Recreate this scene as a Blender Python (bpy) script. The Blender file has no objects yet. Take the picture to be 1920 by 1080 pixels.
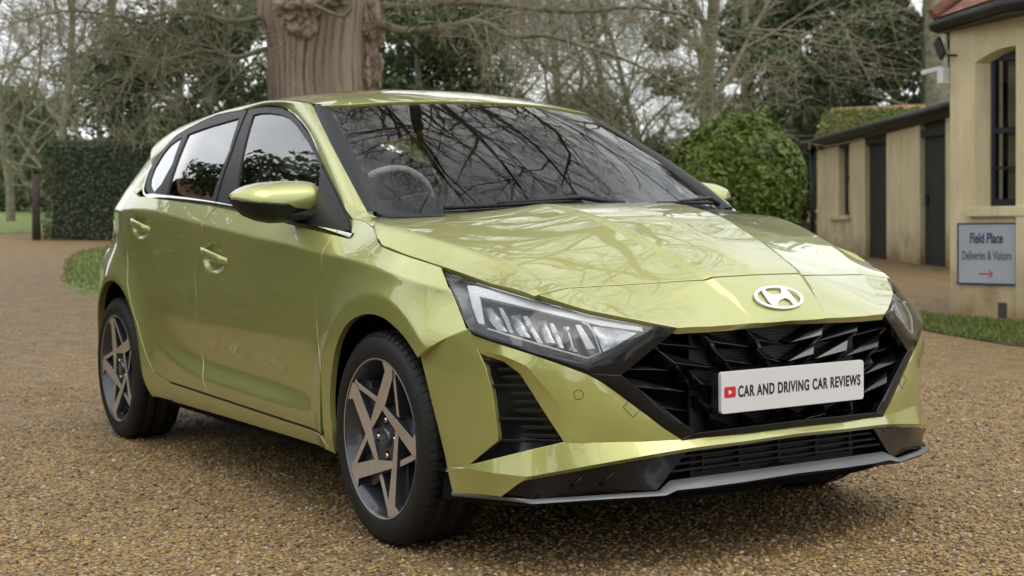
import bpy, bmesh, math, random
import numpy as np
from mathutils import Vector, Matrix, geometry
C = bpy.context.scene
COL = C.collection
R = math.radians
random.seed(7)
RNG = np.random.default_rng(11)

# ---------------- camera ----------------
cam_d = bpy.data.cameras.new('camera')
cam = bpy.data.objects.new('camera', cam_d)
COL.objects.link(cam)
C.camera = cam
cam_d.sensor_width = 36.0
cam_d.lens = 2707.6/1920*36.0
cam_d.clip_start = 0.05
cam_d.clip_end = 600
CP = Vector((3.74146, -2.71601, 0.9413))
yaw, pitch, roll = 2.5883858, -0.047334, -0.0154688
fwd = Vector((math.cos(yaw)*math.cos(pitch), math.sin(yaw)*math.cos(pitch), math.sin(pitch)))
rgt = Vector((math.sin(yaw), -math.cos(yaw), 0)); up = rgt.cross(fwd)
r2 = rgt*math.cos(roll)+up*math.sin(roll); u2 = -rgt*math.sin(roll)+up*math.cos(roll)
cam.matrix_world = Matrix(((r2.x, u2.x, -fwd.x, CP.x), (r2.y, u2.y, -fwd.y, CP.y), (r2.z, u2.z, -fwd.z, CP.z), (0, 0, 0, 1)))
cam_d.dof.use_dof = True
cam_d.dof.focus_distance = 3.75
cam_d.dof.aperture_fstop = 6.3

# ---------------- world: overcast daylight ----------------
SUN_AZ, SUN_EL = 5.0, 62.0          # direction towards the sun (degrees from +x, ccw)
W = bpy.data.worlds.new('World'); C.world = W; W.use_nodes = True
nt = W.node_tree; nt.nodes.clear()
def wn(t, **k):
    n = nt.nodes.new(t)
    for a, b in k.items(): setattr(n, a, b)
    return n
sky = wn('ShaderNodeTexSky', sky_type='NISHITA', sun_disc=False, sun_elevation=R(SUN_EL), sun_rotation=R(90-SUN_AZ), altitude=50, air_density=1.0, dust_density=3.0, ozone_density=1.5)
bgn = wn('ShaderNodeBackground'); bgn.inputs['Strength'].default_value = 0.11
outw = wn('ShaderNodeOutputWorld')
tc = wn('ShaderNodeTexCoord'); mp = wn('ShaderNodeMapping'); mp.inputs['Scale'].default_value = (1, 1, 2.6)
nz = wn('ShaderNodeTexNoise'); nz.inputs['Scale'].default_value = 1.7; nz.inputs['Detail'].default_value = 7; nz.inputs['Roughness'].default_value = .58
rp = wn('ShaderNodeValToRGB'); rp.color_ramp.elements[0].position = .34; rp.color_ramp.elements[1].position = .66
rp.color_ramp.elements[0].color = (.70, .70, .70, 1); rp.color_ramp.elements[1].color = (1, 1, 1, 1)
nz2 = wn('ShaderNodeTexNoise'); nz2.inputs['Scale'].default_value = 3.1; nz2.inputs['Detail'].default_value = 6
rp2 = wn('ShaderNodeValToRGB'); rp2.color_ramp.elements[0].position = .3; rp2.color_ramp.elements[1].position = .72
rp2.color_ramp.elements[0].color = (6.2, 6.5, 6.9, 1); rp2.color_ramp.elements[1].color = (11.6, 11.5, 11.1, 1)
mx = wn('ShaderNodeMix', data_type='RGBA')
L = nt.links.new
L(tc.outputs['Generated'], mp.inputs['Vector']); L(mp.outputs[0], nz.inputs['Vector']); L(mp.outputs[0], nz2.inputs['Vector'])
L(nz.outputs['Fac'], rp.inputs[0]); L(nz2.outputs['Fac'], rp2.inputs[0])
L(rp.outputs[0], mx.inputs[0]); L(sky.outputs[0], mx.inputs[6]); L(rp2.outputs[0], mx.inputs[7])
L(mx.outputs[2], bgn.inputs['Color']); L(bgn.outputs[0], outw.inputs['Surface'])

sun_d = bpy.data.lights.new('sun', 'SUN'); sun_d.energy = 0.7; sun_d.angle = R(50); sun_d.color = (1, .96, .9)
sun = bpy.data.objects.new('sun', sun_d); COL.objects.link(sun)
sd = Vector((math.cos(R(SUN_AZ))*math.cos(R(SUN_EL)), math.sin(R(SUN_AZ))*math.cos(R(SUN_EL)), math.sin(R(SUN_EL))))
sun.rotation_euler = sd.to_track_quat('Z', 'Y').to_euler()

C.view_settings.view_transform = 'Standard'
C.view_settings.look = 'None'
C.view_settings.gamma = 1
C.view_settings.exposure = 0.82
C.render.engine = 'CYCLES'
C.cycles.max_bounces = 10
C.cycles.transparent_max_bounces = 16
# ---------------- materials ----------------
def newmat(name):
    m = bpy.data.materials.new(name); m.use_nodes = True
    n = m.node_tree.nodes; return m, n, m.node_tree.links, n['Principled BSDF']
def setin(b, **k):
    for a, v in k.items():
        a = a.replace('_', ' ')
        if a in b.inputs: b.inputs[a].default_value = v
def simple(name, col, rough=.5, metal=0., coat=0., var=0., scale=6., bump=0., bscale=60., spec=.5, coords='Object', stretch=(1, 1, 1)):
    m, n, l, b = newmat(name)
    setin(b, Base_Color=(*col, 1), Roughness=rough, Metallic=metal, Coat_Weight=coat, Coat_Roughness=.04)
    b.inputs['Specular IOR Level'].default_value = spec
    t = n.new('ShaderNodeTexCoord'); mpp = n.new('ShaderNodeMapping'); mpp.inputs['Scale'].default_value = stretch
    l.new(t.outputs[coords], mpp.inputs[0])
    if var:
        z = n.new('ShaderNodeTexNoise'); z.inputs['Scale'].default_value = scale; z.inputs['Detail'].default_value = 6
        l.new(mpp.outputs[0], z.inputs['Vector'])
        r = n.new('ShaderNodeValToRGB'); r.color_ramp.elements[0].position = .3; r.color_ramp.elements[1].position = .7
        r.color_ramp.elements[0].color = (*[c*(1-var) for c in col], 1); r.color_ramp.elements[1].color = (*[min(1, c*(1+var)) for c in col], 1)
        l.new(z.outputs['Fac'], r.inputs[0]); l.new(r.outputs[0], b.inputs['Base Color'])
    if bump:
        z2 = n.new('ShaderNodeTexNoise'); z2.inputs['Scale'].default_value = bscale; z2.inputs['Detail'].default_value = 5
        l.new(mpp.outputs[0], z2.inputs['Vector'])
        bp = n.new('ShaderNodeBump'); bp.inputs['Strength'].default_value = bump; bp.inputs['Distance'].default_value = .02
        l.new(z2.outputs['Fac'], bp.inputs['Height']); l.new(bp.outputs[0], b.inputs['Normal'])
    return m
def paint_mat():
    m, n, l, b = newmat('lime_metallic_paint')
    setin(b, Metallic=.56, Roughness=.34, Coat_Weight=1.0, Coat_Roughness=.015, Coat_IOR=1.7)
    t = n.new('ShaderNodeTexCoord')
    v = n.new('ShaderNodeTexVoronoi'); v.inputs['Scale'].default_value = 900
    l.new(t.outputs['Object'], v.inputs['Vector'])
    r = n.new('ShaderNodeValToRGB'); r.color_ramp.elements[0].color = (.358, .368, .102, 1); r.color_ramp.elements[1].color = (.438, .450, .134, 1)
    l.new(v.outputs['Color'], r.inputs[0])
    # pearl: the flake layer turns paler at grazing angles
    lw = n.new('ShaderNodeLayerWeight'); lw.inputs['Blend'].default_value = .35
    mxx = n.new('ShaderNodeMix'); mxx.data_type = 'RGBA'; l.new(lw.outputs['Facing'], mxx.inputs[0])
    l.new(r.outputs[0], mxx.inputs[6]); mxx.inputs[7].default_value = (.38, .385, .15, 1)
    l.new(mxx.outputs[2], b.inputs['Base Color'])
    return m
def glass_mat(name, tint, refl=1.0, rough=0.):
    m = bpy.data.materials.new(name); m.use_nodes = True
    n = m.node_tree.nodes; l = m.node_tree.links; n.clear()
    o = n.new('ShaderNodeOutputMaterial'); tr = n.new('ShaderNodeBsdfTransparent'); tr.inputs[0].default_value = (*tint, 1)
    g = n.new('ShaderNodeBsdfGlossy'); g.inputs['Roughness'].default_value = rough; g.inputs[0].default_value = (1, 1, 1, 1)
    f = n.new('ShaderNodeFresnel'); f.inputs[0].default_value = 1.55
    mu = n.new('ShaderNodeMath'); mu.operation = 'MULTIPLY'; mu.inputs[1].default_value = 1.7*refl; mu.use_clamp = True
    x = n.new('ShaderNodeMixShader'); l.new(f.outputs[0], mu.inputs[0]); l.new(mu.outputs[0], x.inputs[0])
    l.new(tr.outputs[0], x.inputs[1]); l.new(g.outputs[0], x.inputs[2]); l.new(x.outputs[0], o.inputs[0])
    return m
M = {}
M['paint'] = paint_mat()
M['gloss_black'] = simple('gloss_black_plastic', (.005, .005, .006), .15, coat=.2, spec=.3, bump=.02, bscale=300)
M['matt_black'] = simple('matt_black_plastic', (.010, .011, .012), .45, bump=.05, bscale=400, spec=.35)
M['dark'] = simple('dark_cavity', (.006, .006, .006), .9, spec=.1)
M['rubber'] = simple('rubber', (.010, .010, .010), .6, var=.25, scale=40, spec=.3)
M['silver'] = simple('satin_silver_plastic', (.125, .13, .135), .40, .35, var=.06)
M['chrome'] = simple('chrome', (.75, .75, .76), .08, 1.0)
M['logo'] = simple('bright_emblem', (.85, .85, .84), .22, .25)
M['glass'] = glass_mat('window_glass', (.70, .76, .72))
M['ws_glass'] = glass_mat('windscreen_glass', (.76, .80, .78), .44)
M['privacy'] = glass_mat('privacy_glass', (.06, .065, .07), 1.1)
M['lens'] = glass_mat('lamp_lens', (.95, .96, .97), .6)
M['plate'] = simple('plate_white', (.62, .62, .62), .3, var=.03, scale=3, coat=.3)
M['ink'] = simple('plate_ink', (.012, .012, .013), .4)
M['red'] = simple('red_print', (.52, .018, .03), .4)
M['white'] = simple('white_print', (.8, .8, .8), .4)
M['red_lens'] = simple('red_lens', (.16, .006, .012), .12, coat=1.)
M['machined'] = simple('machined_alloy', (.56, .50, .44), .40, .65, var=.06, scale=30)
M['wheel_grey'] = simple('dark_grey_alloy_paint', (.060, .064, .074), .28, .6, coat=.5)
M['seat'] = simple('grey_seat_cloth', (.34, .34, .33), .8, var=.12, bump=.1)
M['seat_dark'] = simple('black_seat_cloth', (.02, .02, .022), .8, bump=.1)
M['lamp_silver'] = simple('lamp_reflector', (.28, .29, .30), .25, .75, var=.25, scale=160)
M['lamp_white'] = simple('drl_diffuser', (.74, .75, .76), .3, var=.12, scale=260)
M['lamp_dark'] = simple('lamp_housing', (.10, .102, .108), .28, .6)

# ---------------- object helpers ----------------
def tag(o, label=None, cat=None, group=None, kind=None):
    if label: o['label'] = label
    if cat: o['category'] = cat
    if group: o['group'] = group
    if kind: o['kind'] = kind
    return o
def empty(name, loc=(0, 0, 0), rz=0):
    o = bpy.data.objects.new(name, None); COL.objects.link(o); o.location = loc; o.rotation_euler = (0, 0, rz)
    o.empty_display_size = .1
    return o
def mk(name, V, F, mat, parent=None, smooth=True, normals=None, midx=None):
    me = bpy.data.meshes.new(name)
    V = np.nan_to_num(np.array([list(map(float, v)) for v in V])); seen_ = set(); F2 = []; mi2 = []
    for q, f in enumerate(F):
        f = tuple(map(int, f)); key = tuple(sorted(f))
        if len(set(f)) < len(f) or key in seen_: continue
        seen_.add(key); F2.append(f)
        if midx is not None: mi2.append(midx[q])
    if midx is not None: midx = mi2
    me.from_pydata(V.tolist(), [], F2)
    for m_ in (mat if isinstance(mat, (list, tuple)) else [mat]): me.materials.append(m_)
    if midx is not None: me.polygons.foreach_set('material_index', np.array(midx, dtype=np.int32))
    me.polygons.foreach_set('use_smooth', [smooth]*len(me.polygons))
    me.validate(); me.update()
    if normals is not None:
        normals = np.nan_to_num(np.array([list(map(float, q)) for q in normals])); ln = np.linalg.norm(normals, axis=1); normals[ln < 1e-6] = (0, 0, 1)
        normals /= np.linalg.norm(normals, axis=1)[:, None]
        me.normals_split_custom_set_from_vertices(normals.tolist())
    o = bpy.data.objects.new(name, me); COL.objects.link(o)
    if parent is not None: o.parent = parent
    return o
class MB:
    """collects simple solids for ONE mesh object"""
    def __init__(s): s.v = []; s.f = []; s.m = []; s.sm = []
    def add(s, V, F, mi=0, sm=False):
        b = len(s.v); s.v += [tuple(v) for v in V]
        for f in F: s.f.append(tuple(b+i for i in f)); s.m.append(mi); s.sm.append(sm)
    def box(s, x0, x1, y0, y1, z0, z1, mi=0):
        V = [(x, y, z) for x in (x0, x1) for y in (y0, y1) for z in (z0, z1)]
        s.add(V, [(0, 1, 3, 2), (4, 6, 7, 5), (0, 4, 5, 1), (2, 3, 7, 6), (0, 2, 6, 4), (1, 5, 7, 3)], mi)
    def obox(s, c, ax, ay, az, mi=0):
        c, ax, ay, az = map(Vector, (c, ax, ay, az))
        V = [c+ax*i+ay*j+az*k for i in (-1, 1) for j in (-1, 1) for k in (-1, 1)]
        s.add(V, [(0, 1, 3, 2), (4, 6, 7, 5), (0, 4, 5, 1), (2, 3, 7, 6), (0, 2, 6, 4), (1, 5, 7, 3)], mi)
    def prism(s, front, back, mi=0, mside=None):
        n = len(front); s.add(list(front)+list(back), [], mi)
        b = len(s.v)-2*n
        s.f.append(tuple(b+i for i in range(n))); s.m.append(mi); s.sm.append(False)
        s.f.append(tuple(b+n+i for i in reversed(range(n)))); s.m.append(mi); s.sm.append(False)
        for i in range(n):
            j = (i+1) % n; s.f.append((b+i, b+n+i, b+n+j, b+j)); s.m.append(mi if mside is None else mside); s.sm.append(False)
    def tube(s, pts, rad, n=8, mi=0, cap=True):
        pts = [Vector(p) for p in pts]; rads = rad if isinstance(rad, (list, tuple)) else [rad]*len(pts)
        b = len(s.v); ref = Vector((0, 0, 1))
        for i, p in enumerate(pts):
            d = (pts[min(i+1, len(pts)-1)]-pts[max(i-1, 0)]).normalized()
            if abs(d.dot(ref)) > .95: ref = Vector((1, 0, 0))
            a = d.cross(ref).normalized(); c_ = d.cross(a)
            for k in range(n):
                t = 2*math.pi*k/n; s.v.append(tuple(p+(a*math.cos(t)+c_*math.sin(t))*rads[i]))
        for i in range(len(pts)-1):
            for k in range(n):
                k2 = (k+1) % n; s.f.append((b+i*n+k, b+i*n+k2, b+(i+1)*n+k2, b+(i+1)*n+k)); s.m.append(mi); s.sm.append(True)
        if cap:
            s.f.append(tuple(b+k for k in reversed(range(n)))); s.m.append(mi); s.sm.append(False)
            e = b+(len(pts)-1)*n; s.f.append(tuple(e+k for k in range(n))); s.m.append(mi); s.sm.append(False)
    def lathe_y(s, prof, n=96, cx=0, cz=0, mi=0):
        """prof: list of (radius, y) revolved about the y axis"""
        b = len(s.v)
        for r_, y_ in prof:
            for k in range(n):
                t = 2*math.pi*k/n; s.v.append((cx+r_*math.cos(t), y_, cz+r_*math.sin(t)))
        for i in range(len(prof)-1):
            for k in range(n):
                k2 = (k+1) % n; s.f.append((b+i*n+k, b+(i+1)*n+k, b+(i+1)*n+k2, b+i*n+k2)); s.m.append(mi); s.sm.append(True)
    def build(s, name, mat, parent=None, bevel=0., auto=None):
        me = bpy.data.meshes.new(name); me.from_pydata(s.v, [], s.f)
        for m_ in (mat if isinstance(mat, (list, tuple)) else [mat]): me.materials.append(m_)
        me.polygons.foreach_set('material_index', np.array(s.m, dtype=np.int32)); me.polygons.foreach_set('use_smooth', s.sm); me.update()
        o = bpy.data.objects.new(name, me); COL.objects.link(o)
        if parent is not None: o.parent = parent
        if bevel:
            md = o.modifiers.new('bevel', 'BEVEL'); md.width = bevel; md.segments = 2; md.limit_method = 'ANGLE'; md.angle_limit = R(35)
        return o
# -- polygons
def resample(P, h, closed=True):
    P = np.array(P, float); Q = np.vstack([P, P[:1]]) if closed else P
    out = []
    for a, b in zip(Q[:-1], Q[1:]):
        n = max(1, int(round(np.linalg.norm(b-a)/h)))
        for i in range(n): out.append(a+(b-a)*i/n)
    if not closed: out.append(Q[-1])
    return np.array(out)
def smooth_curve(P, k=6):
    """Catmull-Rom through open polyline P"""
    P = np.array(P, float); out = []
    for i in range(len(P)-1):
        p0 = P[i-1] if i else 2*P[0]-P[1]; p1 = P[i]; p2 = P[i+1]; p3 = P[i+2] if i+2 < len(P) else 2*P[-1]-P[-2]
        for s in np.linspace(0, 1, k, endpoint=False):
            out.append(.5*((2*p1)+(-p0+p2)*s+(2*p0-5*p1+4*p2-p3)*s*s+(-p0+3*p1-3*p2+p3)*s**3))
    out.append(P[-1]); return np.array(out)
def inside(P, poly):
    x, y = P[:, 0], P[:, 1]; r = np.zeros(len(P), bool); n = len(poly)
    for i in range(n):
        x1, y1 = poly[i]; x2, y2 = poly[(i+1) % n]
        if y1 == y2: continue
        c_ = ((y1 > y) != (y2 > y)) & (x < (x2-x1)*(y-y1)/(y2-y1)+x1); r ^= c_
    return r
def area2(P):
    x, y = P[:, 0], P[:, 1]; return .5*np.sum(x*np.roll(y, -1)-np.roll(x, -1)*y)
def inset(P, d):
    if area2(P) < 0: P = P[::-1]
    e = np.roll(P, -1, 0)-P; e /= np.linalg.norm(e, axis=1)[:, None]+1e-12
    nrm = np.stack([-e[:, 1], e[:, 0]], 1); n1 = nrm+np.roll(nrm, 1, 0); n1 /= np.linalg.norm(n1, axis=1)[:, None]+1e-9
    return P+n1*d
def triangulate(loops, h, lines=()):
    """loops[0] outer, others holes; returns verts2d, tris, per-loop vertex index ranges"""
    V = np.vstack(loops); edges = []; rng = []; b = 0
    for Lp in loops:
        n = len(Lp); edges += [(b+i, b+(i+1) % n) for i in range(n)]; rng.append((b, n)); b += n
    nb_loop = len(V)
    for ln in lines:          # crease lines the mesh has to follow
        ln = np.array(ln, float); m = inside(ln, loops[0])
        for Lp in loops[1:]: m &= ~inside(ln, Lp)
        dd_ = np.sqrt(((ln[:, None]-V[None, :nb_loop])**2).sum(-1)).min(1); m &= dd_ > h*.3
        run = []
        for i, ok in enumerate(m):
            if ok: run.append(ln[i])
            if (not ok or i == len(m)-1) and len(run) > 1: n0 = len(V); V = np.vstack([V, run]); edges += [(n0+j, n0+j+1) for j in range(len(run)-1)]; run = []
            elif not ok: run = []
    mn = loops[0].min(0); mx_ = loops[0].max(0)
    xs = np.arange(mn[0]+h*.5, mx_[0], h); ys = np.arange(mn[1]+h*.5, mx_[1], h*.87)
    G = np.array([(x+(h*.5 if j % 2 else 0), y) for j, y in enumerate(ys) for x in xs]) if len(xs) and len(ys) else np.zeros((0, 2))
    if len(G):
        m = inside(G, loops[0])
        for Lp in loops[1:]: m &= ~inside(G, Lp)
        G = G[m]
        if len(G):
            dmin = np.full(len(G), 1e9)
            for i in range(0, len(V), 64):
                dmin = np.minimum(dmin, np.sqrt(((G[:, None]-V[None, i:i+64])**2).sum(-1)).min(1))
            G = G[dmin > h*.55]
    A = np.vstack([V, G]) if len(G) else V
    res = geometry.delaunay_2d_cdt([Vector(p) for p in A.tolist()], edges, [], 0, 1e-7)
    v2 = np.array([tuple(p) for p in res[0]]); tris = [f for f in res[2] if len(f) == 3]
    T = np.array(tris); cen = v2[T].mean(1); m = inside(cen, loops[0])
    for Lp in loops[1:]: m &= ~inside(cen, Lp)
    T = T[m]
    a = v2[T]; ar = (a[:, 1, 0]-a[:, 0, 0])*(a[:, 2, 1]-a[:, 0, 1])-(a[:, 2, 0]-a[:, 0, 0])*(a[:, 1, 1]-a[:, 0, 1])
    T[ar < 0] = T[ar < 0][:, ::-1]
    remap = [[int(np.argmin(((v2-p)**2).sum(1))) for p in Lp] for Lp in loops]
    return v2, T, remap
def flange(V, N, T, loops_idx, depth, r=.0015):
    """rolled edge round every boundary loop"""
    V = list(map(np.array, V)); N = list(map(np.array, N)); F = [tuple(t) for t in T]
    V0 = np.array(V)
    ecount = {}
    for t in F:
        for a, b in ((t[0], t[1]), (t[1], t[2]), (t[2], t[0])): ecount[(a, b)] = 1
    for idx in loops_idx:
        n = len(idx)
        fl = (idx[0], idx[1]) in ecount
        if not fl: idx = idx[::-1]
        outs = []
        for i in range(n):
            tg = V0[idx[(i+1) % n]]-V0[idx[i-1]]; nn = N[idx[i]]; o_ = np.cross(tg, nn); o_ /= np.linalg.norm(o_)+1e-12; outs.append(o_)
        base = len(V)
        for i in range(n):
            p, nn, o_ = V0[idx[i]], np.array(N[idx[i]]), outs[i]
            V.append(p+o_*r*.7-nn*r*.35); N.append((nn+o_)/1.414)
            V.append(p+o_*r-nn*r*1.2); N.append(o_)
            V.append(p+o_*r-nn*depth); N.append(o_)
        for i in range(n):
            j = (i+1) % n; a, b = idx[i], idx[j]; A = base+3*i; B = base+3*j
            F += [(b, a, A, B), (B, A, A+1, B+1), (B+1, A+1, A+2, B+2)]
    return V, N, F
def field_panel(name, fn, mode, outline, mat, parent, side=-1, holes=(), h=.02, gap=.0032, depth=.012, off=0., lines=()):
    """panel cut out of a height field. mode 'side': (x,z)->y ; 'top': (x,y)->z"""
    Ls = [inset(resample(outline, h), gap)]+[inset(resample(q, h), -gap*.3) for q in holes]
    v2, T, idx = triangulate(Ls, h, lines)
    e = 1e-3; a, b = v2[:, 0], v2[:, 1]
    f = fn(a, b); fa = (fn(a+e, b)-fn(a-e, b))/(2*e); fb = (fn(a, b+e)-fn(a, b-e))/(2*e)
    if mode == 'side':
        y = side*(f+off); V = np.stack([a, y, b], 1); N = np.stack([-fa, np.full_like(a, side), -fb], 1)
        T = T if side < 0 else T[:, ::-1]
    else:
        V = np.stack([a, b, f+off], 1); N = np.stack([-fa, -fb, np.ones_like(a)], 1)
    N /= np.linalg.norm(N, axis=1)[:, None]
    if mode == 'side' and side < 0: T = T
    V2, N2, F2 = flange(V, N, T, idx, depth) if depth else (V, N, [tuple(t) for t in T])
    return mk(name, V2, F2, mat, parent, True, N2)
def patch(name, loop, mat, parent, h=.02, bulge=0., depth=.01, gap=.0015, out=None, flat=False, mirror=False, holes=()):
    """membrane stretched over a closed 3-D outline (harmonic height over its best plane)"""
    P = resample(loop, h); cen = P.mean(0); _, _, vt = np.linalg.svd(P-cen); ex, ey, ez = vt
    if out is not None and np.dot(ez, out) < 0: ez = -ez
    ey = np.cross(ez, ex)
    def loc(Q): Q = np.array(Q, float)-cen; return np.stack([Q@ex, Q@ey, Q@ez], 1)
    LL = loc(P); L2 = inset(LL[:, :2], gap)
    if area2(LL[:, :2]) < 0: LL = LL[::-1]
    loops = [L2]; hs_ = [LL[:, 2]]
    for q in holes:
        qq = loc(resample(q, h))
        if area2(qq[:, :2]) < 0: qq = qq[::-1]
        loops.append(qq[:, :2]); hs_.append(qq[:, 2])
    v2, T, idx = triangulate(loops, h); n = len(v2)
    w = np.zeros(n); bd = np.zeros(n, bool)
    for ii, hh in zip(idx, hs_):
        for k, i in enumerate(ii): w[i] = hh[k]; bd[i] = True
    inn = np.where(~bd)[0]; bb = np.zeros(n)
    if len(inn):
        pos = -np.ones(n, int); pos[inn] = range(len(inn))
        nb = [set() for _ in range(n)]
        for t in T:
            for a in t:
                nb[a].update(t)
        A = np.zeros((len(inn), len(inn))); rhs = np.zeros(len(inn)); one = np.ones(len(inn))
        for k, i in enumerate(inn):
            q = nb[i]-{i}; A[k, k] = len(q)
            for j in q:
                if bd[j]: rhs[k] += w[j]
                else: A[k, pos[j]] -= 1
        w[inn] = np.linalg.solve(A, rhs)
        if bulge:
            s = np.linalg.solve(A, one); bb[inn] = np.sqrt(np.maximum(s/s.max(), 0))*bulge*(.5+.5*s/s.max())
    w = w+bb
    V = cen+v2[:, :1]*ex+v2[:, 1:2]*ey+w[:, None]*ez
    fn_ = np.cross(V[T[:, 1]]-V[T[:, 0]], V[T[:, 2]]-V[T[:, 0]]); N = np.zeros_like(V)
    for k in range(3): np.add.at(N, T[:, k], fn_)
    N /= np.linalg.norm(N, axis=1)[:, None]+1e-12
    V, N, F = flange(V, N, T, idx, depth) if depth else (V, N, [tuple(t) for t in T])
    V = np.array(V); N = np.array(N)
    if mirror: V = V*[1, -1, 1]; N = N*[1, -1, 1]; F = [f[::-1] for f in F]
    return mk(name, V, F, mat, parent, not flat, None if flat else N)
def patch2(name, loop, mat, parent, **k):
    o = patch(name, loop, mat, parent, **k); o2 = patch(name, loop, mat, parent, mirror=True, **k); return o, o2
def loft(name, A, B, mat, parent, nu=60, nv=10, bulge=0., out=(0, 0, 1), both=True, thick=0., prof=None):
    """strip between two 3-D curves, pushed outwards by bulge"""
    def rs(Q):
        Q = np.array(Q, float); s = np.concatenate([[0], np.cumsum(np.linalg.norm(np.diff(Q, axis=0), axis=1))]); t = np.linspace(0, s[-1], nu)
        return np.stack([np.interp(t, s, Q[:, k]) for k in range(3)], 1)
    a, b = rs(A), rs(B); vv = np.linspace(0, 1, nv); bl = np.broadcast_to(np.asarray(bulge, float), (nu,)) if np.ndim(bulge) else np.full(nu, bulge)
    Gd = a[:, None]*(1-vv)[None, :, None]+b[:, None]*vv[None, :, None]
    tu = np.gradient(Gd, axis=0); tv = np.gradient(Gd, axis=1); nn = np.cross(tu, tv); nn /= np.linalg.norm(nn, axis=2)[..., None]+1e-12
    if np.mean(nn@np.array(out)) < 0: nn = -nn
    pr = 4*vv*(1-vv) if prof is None else prof(vv)
    Gd = Gd+nn*(bl[:, None]*pr[None, :])[..., None]
    V = Gd.reshape(-1, 3); F = [(i*nv+j, (i+1)*nv+j, (i+1)*nv+j+1, i*nv+j+1) for i in range(nu-1) for j in range(nv-1)]
    tu = np.gradient(Gd, axis=0); tv = np.gradient(Gd, axis=1); n2 = np.cross(tu, tv).reshape(-1, 3)
    if np.sum(n2*nn.reshape(-1, 3)) < 0: F = [f[::-1] for f in F]
    r_ = [mk(name, V, F, mat, parent)]
    if both: r_.append(mk(name, V*[1, -1, 1], [f[::-1] for f in F], mat, parent))
    return r_
# ---------- car body surfaces (car frame: x forward, y to its left, z up; right side is y<0) ----------
def pchip(xs, ys):
    xs = np.array(xs, float); ys = np.array(ys, float)
    h = np.diff(xs); d = np.diff(ys)/h; m = np.zeros(len(xs))
    m[0] = d[0]; m[-1] = d[-1]
    for i in range(1, len(xs)-1):
        if d[i-1]*d[i] > 0:
            w1 = 2*h[i]+h[i-1]; w2 = h[i]+2*h[i-1]
            m[i] = (w1+w2)/(w1/d[i-1]+w2/d[i])
    def f(x):
        x = np.clip(np.asarray(x, float), xs[0], xs[-1])
        i = np.clip(np.searchsorted(xs, x)-1, 0, len(h)-1)
        t = (x-xs[i])/h[i]
        return ((2*t**3-3*t*t+1)*ys[i]+(t**3-2*t*t+t)*h[i]*m[i]
                + (3*t*t-2*t**3)*ys[i+1]+(t**3-t*t)*h[i]*m[i+1])
    return f
def sstep(a, b, x):
    t = np.clip((np.asarray(x, float)-a)/(b-a), 0, 1); return t*t*(3-2*t)
w0 = pchip([-3.25,-3.18,-3.1,-3.0,-2.85,-2.6,-2.2,-1.5,-.8,-.3,.05,.25,.4,.52],
           [.60,.70,.765,.812,.848,.866,.866,.866,.866,.865,.864,.858,.838,.80])
zcr = pchip([-3.0,-2.5,-2.1,-1.516,-1.033,-.372,-.017,.35,.6],[1.02,1.01,.998,.945,.901,.846,.81,.752,.70])
kln = pchip([-3.0,-2.2,-1.5,-.8,-.32,-.03,.235,.45],[.62,.62,.64,.68,.84,.64,1.28,1.3])
zlw = pchip([-2.3,-2.152,-1.787,-1.49,-1.059,-.395,-.2],[.50,.477,.39,.356,.341,.325,.32])
dlw = pchip([-2.2,-2.15,-1.8,-1.4,-.9,-.6,-.36,-.3],[0,0,.010,.017,.017,.010,0,0])
bpr = pchip([.15,.20,.225,.27,.32,.40,.50,.62,.70,.80,.90,1.1],[-.07,-.045,-.028,-.012,-.006,-.004,-.003,0,-.001,-.005,-.006,-.008])
def smax(v, e):
    return .5*(v+np.sqrt(v*v+e*e))
def FF(x, z):
    x = np.asarray(x, float); z = np.asarray(z, float)
    y = w0(x)+bpr(z)
    fr = np.clip((x-.1)/.28, 0, 2)
    y = y-.055*fr*fr*sstep(.60, .76, z)
    dz = smax(z-zcr(x), .0035)
    y = y-kln(x)*dz
    s = z-zlw(x)
    tr = sstep(0, .075, s)*(1-sstep(.075, .24, s))
    y = y-dlw(x)*tr + .3*dlw(x)*np.exp(-(s/.03)**2)
    for xc, A, R2 in ((.0, .020, .400), (-2.57, .020, .392)):
        r = np.hypot(x-xc, z-.335)
        t = smax((r-R2)/.13, .03); t = np.clip(t, 0, 1)
        y = y+A*(1-t)**2*(1-sstep(0,.12,z-zcr(x)))
    for hx, hz, ax, az in ((-1.345, .818, .125, .062), (-2.215, .935, .12, .052)):
        q = ((x-hx)/ax)**2+((z-hz)/az)**2
        y = y-.014*sstep(1.0, .35, q)
    return y-.085*sstep(-2.35,-3.15,x)*sstep(.74,.93,z)
# greenhouse side (glass) half-width
zbl = pchip([-2.7,-2.165,-1.43,-.69,-.29],[1.10,1.067,1.018,.945,.903])
ybl = pchip([-2.9,-2.165,-1.43,-.69,-.29],[.775,.812,.814,.810,.798])
def GG(x, z):
    x = np.asarray(x, float); z = np.asarray(z, float)
    d = z-zbl(x)
    return ybl(x)-.42*d-.45*d*np.abs(d)-.06*sstep(-1.9, -2.9, x)
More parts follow.
